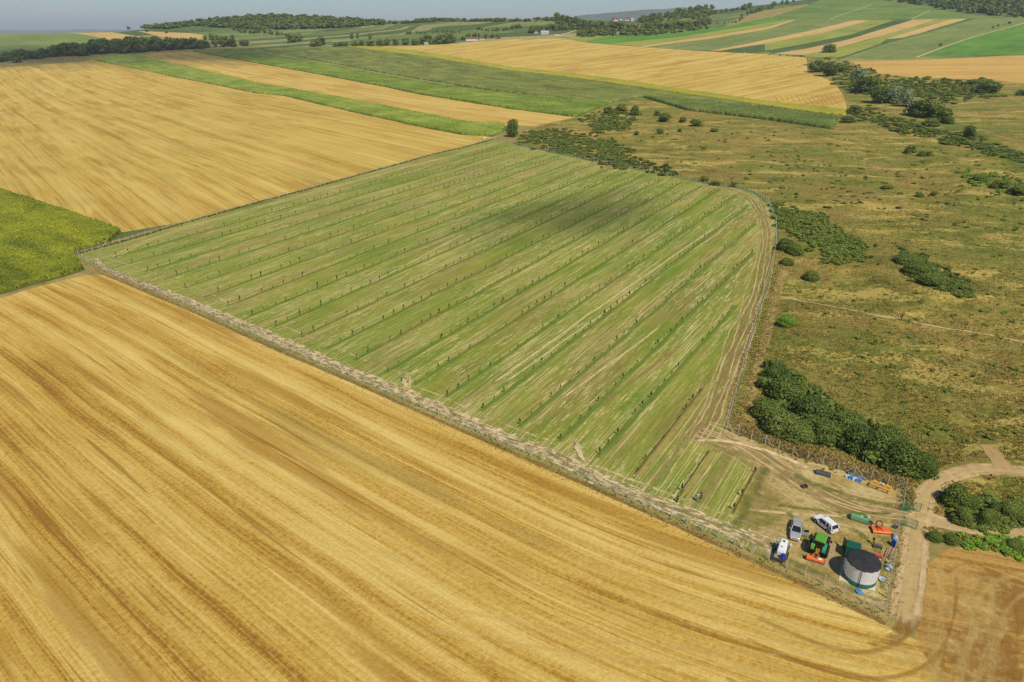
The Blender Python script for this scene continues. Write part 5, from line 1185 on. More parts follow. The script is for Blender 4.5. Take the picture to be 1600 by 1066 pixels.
Z2 = lambda a, b: (1195 + a / 11.225, 795 + b / 11.225)
def on_side(pa, pb, side, off):
    """ground point beside the line a->b; side +1 = left of travel"""
    a = gp(*pa); b = gp(*pb); d = (b - a); az = math.atan2(d.y, d.x); c = (a + b) / 2 + Vector((-math.sin(az), math.cos(az), 0)) * off * side
    c.z = float(Zxy(np.array([c.x]), np.array([c.y]))[0]); return c, az
c, az = on_side(Z2(1105, 430), Z2(870, 240), -1, .80)
car(c, az, "white off road estate car with roof rails parked behind the tractor", m_white, 4.34, 1.82,
    [(-2.12, .78, .92), (-2.0, .88, 1.02), (-1.2, .91, 1.05), (.2, .91, 1.05), (.95, .91, 1.04), (1.6, .89, .99), (2.0, .82, .92), (2.15, .70, .78)],
    (-2.05, -1.75, .42, 1.15, 1.04, 1.62, .88, .74), 2.67, .36, suv=True, size=.94)
c, az = on_side(Z2(430, 510), Z2(470, 262), 1, -.78)
car(c, az + math.pi, "silver saloon car with its driver door standing open", m_silver, 4.5, 1.78,
    [(-2.25, .70, .82), (-2.12, .82, .95), (-1.4, .87, .98), (0, .89, .96), (.9, .88, .93), (1.5, .86, .85), (2.05, .77, .72), (2.22, .62, .60)],
    (-1.62, -.85, .28, 1.12, .95, 1.43, .80, .60), 2.62, .32, open_door=True, rear_plate=False, size=1.10)

# ------------------------------------------------------------------ tractor with orange mulcher
pt = gp(*Z2(925, 780)); pb = gp(*Z2(1040, 825)); taz = rad(57)
tr = thing("farm_tractor", "bright green tractor seen from behind with big black rear wheels", "tractor", pt, taz)
for s in (-1, 1):
    wheel(tr, 0, s * 1.05, .95, .74, True, m_tryel, "rear_wheel"); wheel(tr, 2.75, s * .90, .70, .48, True, m_tryel, "front_wheel")
    MB().lathe([(1.02, -.33), (1.08, -.33), (1.08, .33), (1.02, .33)], axis='Y', n=24)
    fd = MB(); rr = []
    for k in range(9):
        a = rad(15 + 150 * k / 8); x, z = 1.08 * math.cos(a), .95 + 1.08 * math.sin(a); x2, z2 = 1.13 * math.cos(a), .95 + 1.13 * math.sin(a); y0, y1 = s * .55, s * 1.05
        rr.append([(x, y0, z), (x, y1, z), (x2, y1, z2), (x2, y0, z2)])
    fd.loft(rr); fd.build("fender", m_trgreen if s > 0 else m_teal, tr); shape("tail_lamp", tr, m_red, ((-1.02, s * .95, 1.5), (.08, .26, .12)))
    MB().tube((1.0, s * .85, 2.3), (1.0, s * 1.35, 2.25), .02, n=5).box((1.0, s * 1.42, 2.1), (.08, .26, .42)).build("mirror", m_black, tr)
MB().box((1.3, 0, .95), (3.3, .55, .5)).box((2.75, 0, .72), (.3, 1.5, .22)).box((0, 0, .92), (.45, 1.5, .38)).build("chassis", m_trdark, tr, bevel=.04)
hd = MB().loft([[(x, -w, .95), (x, -w, z - .12), (x, -w * .7, z), (x, w * .7, z), (x, w, z - .12), (x, w, .95)] for x, w, z in ((1.15, .46, 1.85), (2.3, .44, 1.78), (3.1, .38, 1.62), (3.25, .30, 1.35))]); hd.build("hood", m_trgreen, tr, bevel=.04)
MB().tube((1.6, -.55, 1.2), (1.6, -.55, 2.75), .06, n=10).build("exhaust_pipe", m_black, tr)
cb = MB()
for x, y in ((-.55, .70), (-.55, -.70), (1.1, .62), (1.1, -.62), (.3, .78), (.3, -.78)): cb.tube((x, y, 1.3), (x * .9, y * .93, 2.72), .05, n=6)
cb.box((.3, .74, 1.33), (1.7, .06, .06)).box((.3, -.74, 1.33), (1.7, .06, .06)).box((-.52, 0, 1.33), (.06, 1.44, .06)).box((1.04, 0, 1.33), (.06, 1.3, .06)); cb.build("cab_frame", m_black, tr)
MB().loft([[(-.52, -.68, 1.35), (-.52, .68, 1.35), (-.47, .62, 2.68), (-.47, -.62, 2.68)], [(.3, -.76, 1.35), (.3, .76, 1.35), (.27, .70, 2.68), (.27, -.70, 2.68)], [(1.07, -.60, 1.35), (1.07, .60, 1.35), (.97, .56, 2.68), (.97, -.56, 2.68)]]).build("cab_glass", m_glass, tr)
MB().loft([[(x, -w, 2.72), (x, -w, 2.84), (x, -w * .8, 2.95), (x, w * .8, 2.95), (x, w, 2.84), (x, w, 2.72)] for x, w in ((-.85, .62), (-.75, .80), (.9, .80), (1.25, .66))]).build("cab_roof", m_trgreen, tr, bevel=.05)
shape("beacon_light", tr, m_orange, ((-.5, .6, 3.0), (.14, .14, .16)))
hb = MB()
for s in (-1, 1): hb.tube((-.3, s * .30, .75), (-1.45, s * .42, .55), .05, n=6).tube((-.35, s * .26, 1.25), (-1.15, s * .36, 1.15), .045, n=6).tube((-1.15, s * .36, 1.15), (-1.15, s * .40, .6), .03, n=5)
hb.tube((-.4, 0, 1.15), (-1.5, 0, 1.05), .04, n=6).box((-.55, 0, .9), (.3, .55, .5)); hb.build("hitch_linkage", m_rust, tr)
hz = MB()
for k in range(4): hz.tube((-.45, -.3 + .2 * k, 1.3), (-.9, -.22 + .15 * k, 1.5), .025, n=5).tube((-.9, -.22 + .15 * k, 1.5), (-1.4, -.1 + .08 * k, .95), .025, n=5)
hz.build("hydraulic_hoses", m_tryel, tr)
ml = thing("flail_mulcher", "orange flail mulcher hitched behind the green tractor", "mulcher", pt + Vector((-1.95 * math.cos(taz), -1.95 * math.sin(taz), 0)), taz + rad(6))
ml.location.z = gp(*Z2(950, 870)).z
sec = lambda y: [(-.38, y, .18), (-.46, y, .42), (-.28, y, .68), (.10, y, .74), (.34, y, .55), (.36, y, .18)]
MB().loft([sec(-1.25), sec(1.25)]).build("housing", m_orange, ml, bevel=.03)
MB().tube((-.30, -1.22, .16), (-.30, 1.22, .16), .11, n=10).build("roller", m_steel, ml); shape("side_plate", ml, m_black, ((0, 1.29, .38), (.8, .05, .6))); shape("side_plate", ml, m_black, ((0, -1.29, .38), (.8, .05, .6)))
MB().tube((.15, -.4, .7), (.35, -.3, 1.15), .05, n=6).tube((.15, .4, .7), (.35, .3, 1.15), .05, n=6).tube((.35, -.3, 1.15), (.35, .3, 1.15), .05, n=6).build("headstock", m_orange, ml); shape("gearbox", ml, m_dkgrey, ((.05, 0, .86), (.4, .34, .26)), bevel=.03)
shape("warning_plate", ml, m_white, ((-.20, -.62, .73), (.26, .52, .02), 0, 1, -.75))

# ------------------------------------------------------------------ white machine trailer
a = gp(*Z2(140, 915)); b = gp(*Z2(335, 1005)); az = rad(60); mid = (a + b) / 2
tl = thing("flatbed_trailer", "low flatbed trailer carrying a white machine body and blue barrel", "trailer", mid, az)
shape("deck", tl, m_trailerbed, ((1.9, 0, .62), (3.7, 1.62, .08)))
shape("side_board", tl, m_steel, ((1.9, .83, .78), (3.72, .05, .30))); shape("side_board", tl, m_steel, ((1.9, -.83, .78), (3.72, .05, .30))); shape("tailboard", tl, m_dkgrey, ((.02, 0, .70), (.05, 1.7, .40)))
for x in (1.55, 2.35):
    for s in (-1, 1): wheel(tl, x, s * .92, .32, .2)
MB().box((1.9, 0, .50), (3.6, .5, .14)).tube((3.7, .4, .52), (4.9, 0, .5), .05, n=6).tube((3.7, -.4, .52), (4.9, 0, .5), .05, n=6).build("drawbar", m_dkgrey, tl)
for s in (-1, 1): MB().tube((.03, s * .83, .1), (.03, s * .83, .95), .035, n=6).build("prop_leg", m_steel, tl)
sp = thing("sprayer_body", "white sprayer machine with folded grey booms standing on the flatbed trailer", "machine", mid + Vector((0, 0, .66)), az)
MB().loft([[(x, -w, 0), (x, -w, z - .18), (x, -w * .75, z), (x, w * .75, z), (x, w, z - .18), (x, w, 0)] for x, w, z in ((1.05, .56, .62), (1.25, .62, 1.0), (2.35, .62, 1.12), (2.5, .58, 1.25), (3.55, .56, 1.32), (3.72, .5, 1.0))]).build("tank", m_white, sp, bevel=.05)
MB().lathe([(.02, .09), (.16, .09), (.18, 0.0)], (3.0, 0, 1.30), n=16).build("tank_lid", m_black, sp); MB().lathe([(.02, .06), (.11, .06), (.13, 0.0)], (1.9, .1, 1.08), n=14).build("filler_cap", m_dkgrey, sp)
for s in (-1, 1):
    bm_ = MB()
    for k in range(5): bm_.tube((3.1 + .12 * k, s * (.62 + .07 * k), .45 + .1 * k), (2.6 + .2 * k, s * (.98 + .05 * k), .75 + .08 * k), .035, n=5)
    bm_.tube((3.7, s * .62, .6), (2.2, s * 1.05, .85), .05, n=6); bm_.build("boom", m_steel, sp)
    MB().lathe([(.02, 0), (.17, 0), (.19, .1), (.19, .32), (.12, .42), (.02, .42)], (3.35, s * .98, .55), n=14).build("nozzle_tank", m_paleblue if s > 0 else m_white, sp)
shape("pump", sp, m_dkgrey, ((.88, -.25, .22), (.3, .36, .40)), bevel=.03)
br = thing("blue_barrel", "deep blue plastic barrel on the tail of the flatbed trailer", "barrel", mid + Vector((math.cos(az) * .48 + math.sin(az) * .42, math.sin(az) * .48 - math.cos(az) * .42, .66)), 0)
MB().lathe([(.02, 0), (.29, 0), (.31, .06), (.31, .30), (.33, .32), (.31, .34), (.31, .6), (.33, .62), (.31, .64), (.30, .86), (.27, .90), (.02, .90)], n=22).build("drum", m_dkblue, br, smooth=False); MB().lathe([(.02, .94), (.06, .94), (.06, .89)], (.12, 0, 0), n=10).build("bung", m_black, br)

# ------------------------------------------------------------------ water tank, slab, shed
bc = gp(1342.6, 902.6); Rt = 2.22; Ht = 3.3
wt = thing("water_tank", "round steel water tank with black cover and dark green foot band", "water tank", bc, 0)
def steel_mat():
    t = NT("galvanised_steel"); p = t.n("ShaderNodeTexCoord").outputs["Object"]
    n1 = t.noise(t.scale(p, (1.2, 1.2, 4.0)), 1, 4, .6)
    return t.finish(t.ramp(n1, [(.3, (.74, .76, .80)), (.7, (.88, .89, .91))]), t.math('ADD', t.math('MULTIPLY', n1, .2), .30), metal=.3, spec=.5)
m_tank = steel_mat()
def corr(r, z0, z1, amp=.004, per=.22):
    out = []; n = int((z1 - z0) / per * 4)
    for k in range(n + 1):
        z = z0 + (z1 - z0) * k / n; out.append((r + amp * math.sin(2 * math.pi * z / per), z))
    return out
MB().lathe(corr(Rt, .72, Ht - .06), n=72).build("steel_wall", m_tank, wt, smooth=True)
MB().lathe([(Rt + .03, -.1), (Rt + .03, .72), (Rt - .02, .74)], n=72).build("foot_band", plain("green_band", (0.012, 0.125, 0.075), 0.4, spec=.5, dirt=.1), wt, smooth=True)
cv = MB(); n = 72; rings = []
for rr_, zz in ((.02, .20), (.25, .24), (.9, .22), (1.5, .15), (2.05, .02), (Rt + .08, -.02)):
    rings.append([(rr_ * math.cos(2 * math.pi * i / n), rr_ * math.sin(2 * math.pi * i / n), Ht + zz + .012 * math.sin(i * 1.7 + rr_ * 5)) for i in range(n)])
rings.append([((Rt + .08 + .02 * math.sin(i * 2.3)) * math.cos(2 * math.pi * i / n), (Rt + .08 + .02 * math.sin(i * 2.3)) * math.sin(2 * math.pi * i / n), Ht - .24 - .05 * math.sin(i * 1.3) - .04 * math.sin(i * 2.9)) for i in range(n)])
cv.loft(rings, caps=False); cv.build("tank_cover", plain("black_sheet", (0.030, 0.030, 0.034), 0.75, spec=.25, dirt=.25, scale=.8), wt, smooth=True)
MB().lathe([(.02, .34), (.10, .34), (.14, .26), (.14, .2)], (0, 0, Ht), n=14).build("vent_cap", m_black, wt)
va = math.atan2(-bc.y, -bc.x)
ha = va + rad(4); px_, py_ = math.cos(ha), math.sin(ha)
MB().tube((px_ * 2.36, py_ * 2.36, Ht - .05), (px_ * 2.32, py_ * 2.32, .5), .05, n=8).tube((px_ * 2.32, py_ * 2.32, .5), (px_ * 2.7, py_ * 2.7, .12), .05, n=8).tube((px_ * 2.7, py_ * 2.7, .12), (px_ * 3.6, py_ * 3.6, .06), .05, n=8).build("outlet_pipe", m_black, wt)
for k in range(8):
    a = 2 * math.pi * k / 8 + .2; MB().box(((Rt + .015) * math.cos(a), (Rt + .015) * math.sin(a), 1.8), (.03, .05, 2.4), a).build("wall_seam", m_tank, wt)
q3 = [gp(1290 + x / 9.69, 830 + y / 9.69) for x, y in ((195, 738), (745, 915), (832, 428))]
q4 = q3[0] + q3[2] - q3[1]; sl = MB(); cc = sum(q3[::2], Vector()) / 2
so = thing("concrete_slab", "pale concrete slab under the round water tank", "slab", cc, 0)
vs = [(p - cc) for p in (q3[0], q3[1], q3[2], q4)]
sl.add([v + Vector((0, 0, -.2)) for v in vs] + [v + Vector((0, 0, .10)) for v in vs], [(3, 2, 1, 0), (4, 5, 6, 7), (0, 1, 5, 4), (1, 2, 6, 5), (2, 3, 7, 6), (3, 0, 4, 7)]); sl.build("slab_block", m_conc, so, bevel=.02)
p = gp(1290 + 265 / 9.69, 830 + 690 / 9.69); d = Vector((bc.x - p.x, bc.y - p.y, 0)).normalized(); az = math.atan2(d.y, d.x)
pa = thing("wooden_pallet", "wooden pallet leaning on the left side of the water tank", "pallet", p + Vector((0, 0, .08)) , az); pa.rotation_euler = (0, rad(-62), az)
dk = MB()
for k in range(5): dk.box((.5, -.5 + .25 * k, .12), (1.2, .12, .025))
dk.build("deck_boards", m_pallet, pa)
st_ = MB()
for x in (-.05, .5, 1.05): st_.box((x, 0, .06), (.10, 1.15, .09))
st_.build("stringers", m_wood, pa); 
ld = thing("tank_outlet", "round bright blue lid at the end of the tank's outlet pipe", "lid", gp(1342, 925.5), 0)
MB().lathe([(.02, .26), (.40, .24), (.46, .20), (.46, .05), (.42, .0)], n=28).build("lid_disc", m_cyan, ld); MB().lathe([(.30, .0), (.30, .22)], n=16).build("valve_ring", m_dkgrey, ld); MB().box((0, 0, .30), (.3, .05, .06)).build("lid_handle", m_dkgrey, ld)
# shed
HS = 2.05; SQ = lambda x, y, h: Vector(M(np.array([1290 + x / 9.69]), np.array([830 + y / 9.69]), h)[0])
r0, r1 = SQ(325, 128, HS), SQ(545, 190, HS); d = r1 - r0; saz = math.atan2(d.y, d.x); wL = math.hypot(d.x, d.y); wD = 1.75
cs = (r0 + r1) / 2 + Vector((math.sin(saz), -math.cos(saz), 0)) * wD / 2; cs.z = float(Zxy(np.array([cs.x]), np.array([cs.y]))[0])
sh = thing("metal_shed", "dark green metal shed behind the water tank with one door open", "shed", cs, saz)
m_shed = plain("dark_green_sheet", (0.010, 0.105, 0.060), 0.4, spec=.5, dirt=.12)
shape("wall", sh, m_shed, ((0, 0, HS / 2 - .05), (wL - .1, wD - .1, HS)))
rb = MB().box((0, 0, HS), (wL, wD, .08), 0, .98)
for k in range(11): rb.box((-wL / 2 + wL * (k + .5) / 11, 0, HS + .05), (.06, wD, .04))
rb.build("roof", m_shed, sh)
dr = MB().box((-.42, 0, 1.0), (.85, .05, 1.95)); do = dr.build("door", m_shed, sh); do.location = (-wL / 2, wD / 2 - .1, 0); do.rotation_euler = (0, 0, rad(-62)); shape("handle", do, m_steel, ((-.75, .05, 1.0), (.05, .06, .18)))
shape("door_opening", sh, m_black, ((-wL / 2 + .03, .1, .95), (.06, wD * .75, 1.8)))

# ------------------------------------------------------------------ implements lying in the yard
def at2(p, q):
    a = gp(*p); b = gp(*q); d = b - a; return (a + b) / 2, math.atan2(d.y, d.x), math.hypot(d.x, d.y)
YZ = lambda a, b: (1180 + a / 5.923, 780 + b / 5.923)
c, az, L = at2(YZ(868, 185), YZ(1062, 245)); L *= .86
sd = thing("seed_drill", "long faded green seed drill lying on the yard grass", "seed drill", c + Vector((-math.sin(az) * .35, math.cos(az) * .35, 0)), az)
MB().loft([[(x, -.42, .25), (x, -.32, .75), (x, .22, .95), (x, .38, .85), (x, .34, .25)] for x in (-L / 2, L / 2)]).build("hopper", m_seed, sd, bevel=.02)
shape("front_apron", sd, m_pale, ((0, -.50, .34), (L * .98, .05, .60), 0, 1, 0, .25)); shape("end_plate", sd, m_seed, ((L / 2 + .03, 0, .5), (.05, .95, .85))); shape("end_plate", sd, m_seed, ((-L / 2 - .03, 0, .5), (.05, .95, .85)))
rk = MB()
for k in range(8): rk.tube((-L / 2 + L * (k + .5) / 8, -.54, .10), (-L / 2 + L * (k + .5) / 8, -.46, .62), .03, n=5)
rk.build("seed_tubes", m_dkgrey, sd)
hs = MB().tube((-.5, .35, .8), (-.15, .75, 1.15), .05, n=6).tube((.5, .35, .8), (.15, .75, 1.15), .05, n=6).tube((-.15, .75, 1.15), (.15, .75, 1.15), .05, n=6).tube((-.5, .4, .5), (-.5, .95, .5), .05, n=6).tube((.5, .4, .5), (.5, .95, .5), .05, n=6).box((.7, .3, .98), (.5, .4, .14)); hs.build("headstock", m_trdark, sd)
shape("sticker", sd, m_white, ((.1, -.05, .92), (.22, .12, .02), 0, 1, 0, .35))
for s in (-1, 1): wheel(sd, s * (L / 2 + .2), .05, .34, .16)
c, az, L = at2(YZ(1095, 322), YZ(1258, 335))
om = thing("orange_mulcher", "flat orange rotary mower with black hoses lying near the gate", "mower", c + Vector((-math.sin(az) * .8, math.cos(az) * .8, 0)), az)
MB().loft([[(x, -.75, .12), (x, -.78, .34), (x, -.55, .48), (x, .55, .50), (x, .75, .36), (x, .75, .12)] for x in (-L / 2 - .1, L / 2 + .05)]).build("deck", m_orange, om, bevel=.03)
shape("skid", om, m_black, ((-L / 2 - .15, 0, .16), (.06, 1.6, .28))); shape("skid", om, m_black, ((L / 2 + .1, 0, .16), (.06, 1.6, .28)))
hz = MB(); pts = [(-.75, .1, .5), (-.8, .45, .95), (-.5, .95, 1.2), (0, 1.05, 1.25), (.25, .9, 1.0), (.2, .4, .55)]
for a_, b_ in zip(pts[:-1], pts[1:]): hz.tube(a_, b_, .045, n=6).tube(Vector(a_) + Vector((.12, .05, .03)), Vector(b_) + Vector((.12, .05, .03)), .04, n=6)
hz.build("hoses", m_black, om); shape("gearbox", om, m_red, ((-.35, .1, .62), (.5, .45, .28)), bevel=.03); shape("hitch_bar", om, m_orange, ((-.6, .0, .56), (.14, 1.3, .12))); shape("hitch_bar", om, m_orange, ((.05, .0, .56), (.14, 1.3, .12)))
c, az, L = at2(YZ(1092, 440), YZ(1172, 462))
gc = thing("grass_cutter", "small grey finger bar cutter on the grass beside the tank", "cutter", c, az)
fr = MB().box((0, 0, .28), (1.4, .12, .12)).box((0, .4, .30), (1.3, .1, .1)); fr.build("frame", m_dkgrey, gc)
tn = MB()
for k in range(6): tn.box((-.55 + .22 * k, .05, .36), (.09, .62, .07))
tn.build("tines", m_steel, gc); MB().tube((-.6, .35, .3), (-.7, .6, 1.05), .07, n=7).box((-.7, .62, 1.0), (.3, .3, .3)).build("motor", m_black, gc); shape("foot", gc, m_dkgrey, ((-.55, -.1, .1), (.1, .4, .2)), ((.55, -.1, .1), (.1, .4, .2)))
c, az, L = at2((1240 + 520 / 15.23, 690 + 760 / 15.23), (1240 + 880 / 15.23, 690 + 850 / 15.23))
rm_ = thing("grey_hopper", "dark grey curved steel trough lying before the yard fence", "trough", c + Vector((-math.sin(az) * .3, math.cos(az) * .3, 0)), az)
MB().loft([[(x, .55 * math.cos(t_), .05 + .62 * math.sin(t_)) for t_ in [math.pi * k / 8 for k in range(9)]] for x in (-L / 2, L / 2)]).build("shell", m_dkgrey, rm_, smooth=False)
shape("end_rim", rm_, m_cream, ((L / 2 + .03, 0, .2), (.06, 1.15, .40))); MB().box((-L / 2 - .25, .25, .18), (.5, .25, .12)).build("pin_bar", m_steel, rm_); MB().tube((-.4, 0, .66), (-.4, 0, .76), .08, n=8).tube((.5, 0, .66), (.5, 0, .76), .08, n=8).build("lifting_eyes", m_black, rm_)
YB = lambda a, b: (1220 + a / 7.27, 690 + b / 7.27)
c, az, L = at2(YB(755, 400), YB(925, 465))
pl_ = thing("blue_plough", "blue mounted plough standing in front of the yard fence", "plough", c, az)
MB().tube((-L / 2, 0, .75), (L / 2, .05, .8), .10, n=8).tube((L / 2 - .1, -.6, .6), (L / 2 - .1, .6, .6), .07, n=6).tube((L / 2 - .1, 0, .7), (L / 2 + .1, 0, 1.4), .06, n=6).tube((-.2, 0, .8), (L / 2 + .05, 0, 1.35), .05, n=6).build("beam", m_blue, pl_)
for k in range(4):
    x = -L / 2 + .1 + k * L * .24
    MB().tube((x, 0, .72), (x - .1, -.25, .25), .05, n=6).add([(x - .3, -.5, .02), (x + .35, -.2, .05), (x + .30, .05, .60), (x - .35, -.35, .62), (x - .3, -.54, .02), (x + .35, -.24, .05), (x + .30, .01, .60), (x - .35, -.39, .62)], [(0, 1, 2, 3), (7, 6, 5, 4), (0, 4, 5, 1), (1, 5, 6, 2), (2, 6, 7, 3), (3, 7, 4, 0)]).build("mouldboard", m_blue if k % 2 else m_paleblue, pl_)
wheel(pl_, -L / 2, .45, .28, .12); MB().tube((L / 2 - .1, -.55, .6), (L / 2 - .15, -.75, .03), .05, n=6).build("stand", m_blue, pl_)
c, az, L = at2(YB(1000, 515), YB(1240, 605))
cu = thing("yellow_cultivator", "yellow cultivator with three raised guards by the yard fence", "cultivator", c + Vector((-math.sin(az) * .3, math.cos(az) * .3, 0)), az)
MB().tube((-L / 2, -.3, .7), (L / 2, -.3, .7), .11, n=8).tube((-L / 2, .35, .75), (L / 2, .35, .75), .07, n=8).box((-L / 2 + .1, 0, .72), (.12, .8, .14)).box((L / 2 - .1, 0, .72), (.12, .8, .14)).box((0, 0, .74), (.12, .8, .14)).build("frame", m_yellow, cu)
for k in range(3):
    x = (-1.05 + 1.05 * k) * L / 3.4
    MB().add([(x - .42, .30, .98), (x + .42, .22, .98), (x + .42, .62, 1.16), (x - .42, .70, 1.16), (x - .42, .30, .93), (x + .42, .22, .93), (x + .42, .62, 1.11), (x - .42, .70, 1.11)], [(0, 1, 2, 3), (7, 6, 5, 4), (0, 4, 5, 1), (1, 5, 6, 2), (2, 6, 7, 3), (3, 7, 4, 0)]).build("guard", m_yellow if k != 1 else m_cream, cu)
    MB().tube((x, .33, .7), (x, .42, 1.0), .04, n=5).build("guard_arm", m_dkgrey, cu)
for k in range(7):
    x = -L / 2 + .15 + (L - .3) * k / 6; MB().tube((x, -.3, .66), (x - .05, -.62, .42), .035, n=5).tube((x - .05, -.62, .42), (x, -.42, .04), .03, n=5).build("tine", m_rust if k % 3 else m_yellow, cu)
MB().tube((-L / 2 - .1, .1, .05), (-L / 2 - .12, .1, 1.25), .05, n=6).tube((-.3, .2, .8), (0, .1, 1.4), .05, n=6).tube((.3, .2, .8), (0, .1, 1.4), .05, n=6).build("headstock", m_rust, cu)
cr = thing("dark_crate", "small dark grey crate left alone on the tracks in the yard", "crate", gp(1256.5, 761.5), rad(20))
shape("bottom", cr, m_dkgrey, ((0, 0, .03), (1.0, .7, .06)))
for x, y, sx_, sy_ in ((0, .34, 1.0, .04), (0, -.34, 1.0, .04), (.49, 0, .04, .7), (-.49, 0, .04, .7)): shape("side", cr, m_dkgrey, ((x, y, .22), (sx_, sy_, .36)))
YD = lambda a, b: (1355 + a / 8.883, 815 + b / 8.883)
c, az, L = at2(YD(290, 520), YD(335, 365)); az2 = az
wp = thing("timber_pile", "pile of weathered timber planks stacked along the side fence", "timber pile", c, az)
for k in range(9):
    lay = k // 4; o = MB().box((random.uniform(-.15, .15), -.36 + (k % 4) * .24 + lay * .05, .08 + lay * .13), (L * random.uniform(.75, 1.05), .18, .10), random.uniform(-.06, .06)).build("plank", m_wood if k % 3 else m_pallet, wp)
bb = thing("blue_drum", "dark blue drum against the side fence near the lower gate leaf", "drum", gp(*YD(362, 335)), 0)
MB().lathe([(.02, 0), (.36, 0), (.36, .34), (.39, .36), (.36, .38), (.36, .72), (.39, .74), (.36, .76), (.35, 1.02), (.02, 1.04)], n=20).build("drum_body", plain("dark_blue", (0.012, 0.07, 0.28), .5), bb); MB().lathe([(.02, 1.09), (.07, 1.08), (.07, 1.02)], (.15, 0, 0), n=8).build("bung", m_white, bb)
def sack(p, label, mat, name="sack", w=.7, h=.4, cat="sack"):
    o = thing(name, label, cat, gp(*p), random.uniform(0, 3)); g = np.random.default_rng(int(p[0])); V, T = ico(2)
    X = V * [w * .6, w * .42, h * .5] * (1 + .12 * g.normal(size=(len(V), 1))); X[:, 2] += h * .45; X[:, 2] = np.maximum(X[:, 2], 0)
    link("bag", mesh_np("bag", X, T, True), mat, o); MB().tube((w * .5, 0, h * .5), (w * .68, .03, h * .62), .07, .10, 7).build("tied_neck", mat, o); return o
sack(YD(388, 238), "pale lilac sack on top of the rubbish by the fence above the blue drum", plain("lilac_bag", (.45, .42, .60), .6), w=.9, h=.7)
sack(YD(392, 275), "pale blue sack between the lilac sack and the blue drum", m_paleblue, w=.8, h=.5)
sack(YD(305, 660), "pale blue and white sack below the timber pile at the fence", m_paleblue, w=1.0, h=.7)
sack(YD(288, 672), "white sack beside the pale blue one below the timber pile", m_white, w=.6, h=.45)
bk = thing("cream_bucket", "cream plastic bucket between timber pile and pale sacks", "bucket", gp(*YD(302, 598)), 0)
MB().lathe([(.02, .02), (.22, .02), (.30, .52), (.33, .52), (.33, .48), (.24, 0), (.02, 0)], n=18).build("pail", m_cream, bk); MB().tube((-.3, 0, .5), (0, .1, .62), .015, n=4).tube((0, .1, .62), (.3, 0, .5), .015, n=4).build("bail", m_steel, bk)
bs = thing("wash_basin", "pale grey blue basin on the grass right of the concrete slab", "basin", gp(*YD(208, 815)), 0)
MB().lathe([(.02, .05), (.30, .05), (.42, .22), (.46, .22), (.46, .19), (.33, .0), (.02, .0)], n=22).build("bowl", m_paleblue, bs); MB().lathe([(.41, .23), (.47, .25), (.48, .22)], n=22).build("rim", plain("basin_rim", (.55, .6, .68), .4), bs)
c = gp(*YD(150, 492)); rc = thing("red_bin", "red plastic bin half hidden behind the water tank", "bin", c, rad(-30))
rc.scale = (.7, .7, .6)
MB().box((0, 0, .4), (1.3, .7, .8), 0, 1.12).build("bin_body", plain("red_plastic", (.50, .05, .04), .45), rc, bevel=.04); shape("bin_lid", rc, plain("red_lid", (.58, .10, .08), .5), ((0, 0, .84), (1.48, .82, .06)), bevel=.02)
sb = thing("tool_pile", "dark scrap metal heap at the corner of the lower gate", "scrap", gp(*YD(385, 80)), .4)
for k in range(7): MB().tube((random.uniform(-.5, .5), random.uniform(-.4, .4), .06), (random.uniform(-.5, .5), random.uniform(-.4, .4), random.uniform(.2, .7)), .06, n=6).build("bar", m_dkgrey if k % 2 else m_steel, sb)
shape("sheet", sb, m_dkgrey, ((0, 0, .12), (.9, .7, .05), .3, 1, .15))
for (u_, v_, l_, w_), lab in (((632, 598, 5.0, 1.3), "loose pale heap of cut straw at the row ends left of the track's middle"), ((904, 706, 5.5, 1.3), "loose pale heap of cut straw nearest the yard at the row ends")):
    hp = thing("straw_heap", lab, "straw heap", gp(u_, v_), ang((u_ - 8, v_ - 14), (u_ + 8, v_ + 14))); g = np.random.default_rng(int(u_)); V, T = ico(3)
    X = V * [l_ / 2, w_ / 2, .10] * (1 + .16 * g.normal(size=(len(V), 1))); X[:, 2] = np.maximum(X[:, 2], -.05); link("heap", mesh_np("heap", X, T), plain("cut_straw", (.60, .47, .23), .95, spec=.05), hp)
wpst = link("wooden_post", MB().box((0, 0, .85), (.26, .22, 1.8), .2, .85).box((0, 0, 1.78), (.20, .17, .08), .2, .5).mesh("wooden_post"), plain("dark_wood", (0.06, 0.045, 0.03), .9)); wpst.location = gp(1408.5, 499); tag(wpst, "dark wooden post standing alone beside the footpath in the pasture", "post")
st = thing("pale_stone", "pale boulder at the end of the maize strip by the fence corner", "boulder", gp(757, 217.5), 0)
V, T = ico(2); g = np.random.default_rng(3); X = V * [1.5, 1.1, .9] * (1 + .10 * g.normal(size=(len(V), 1))); X[:, 2] += .5; link("rock", mesh_np("rock", X, T), m_conc, st)

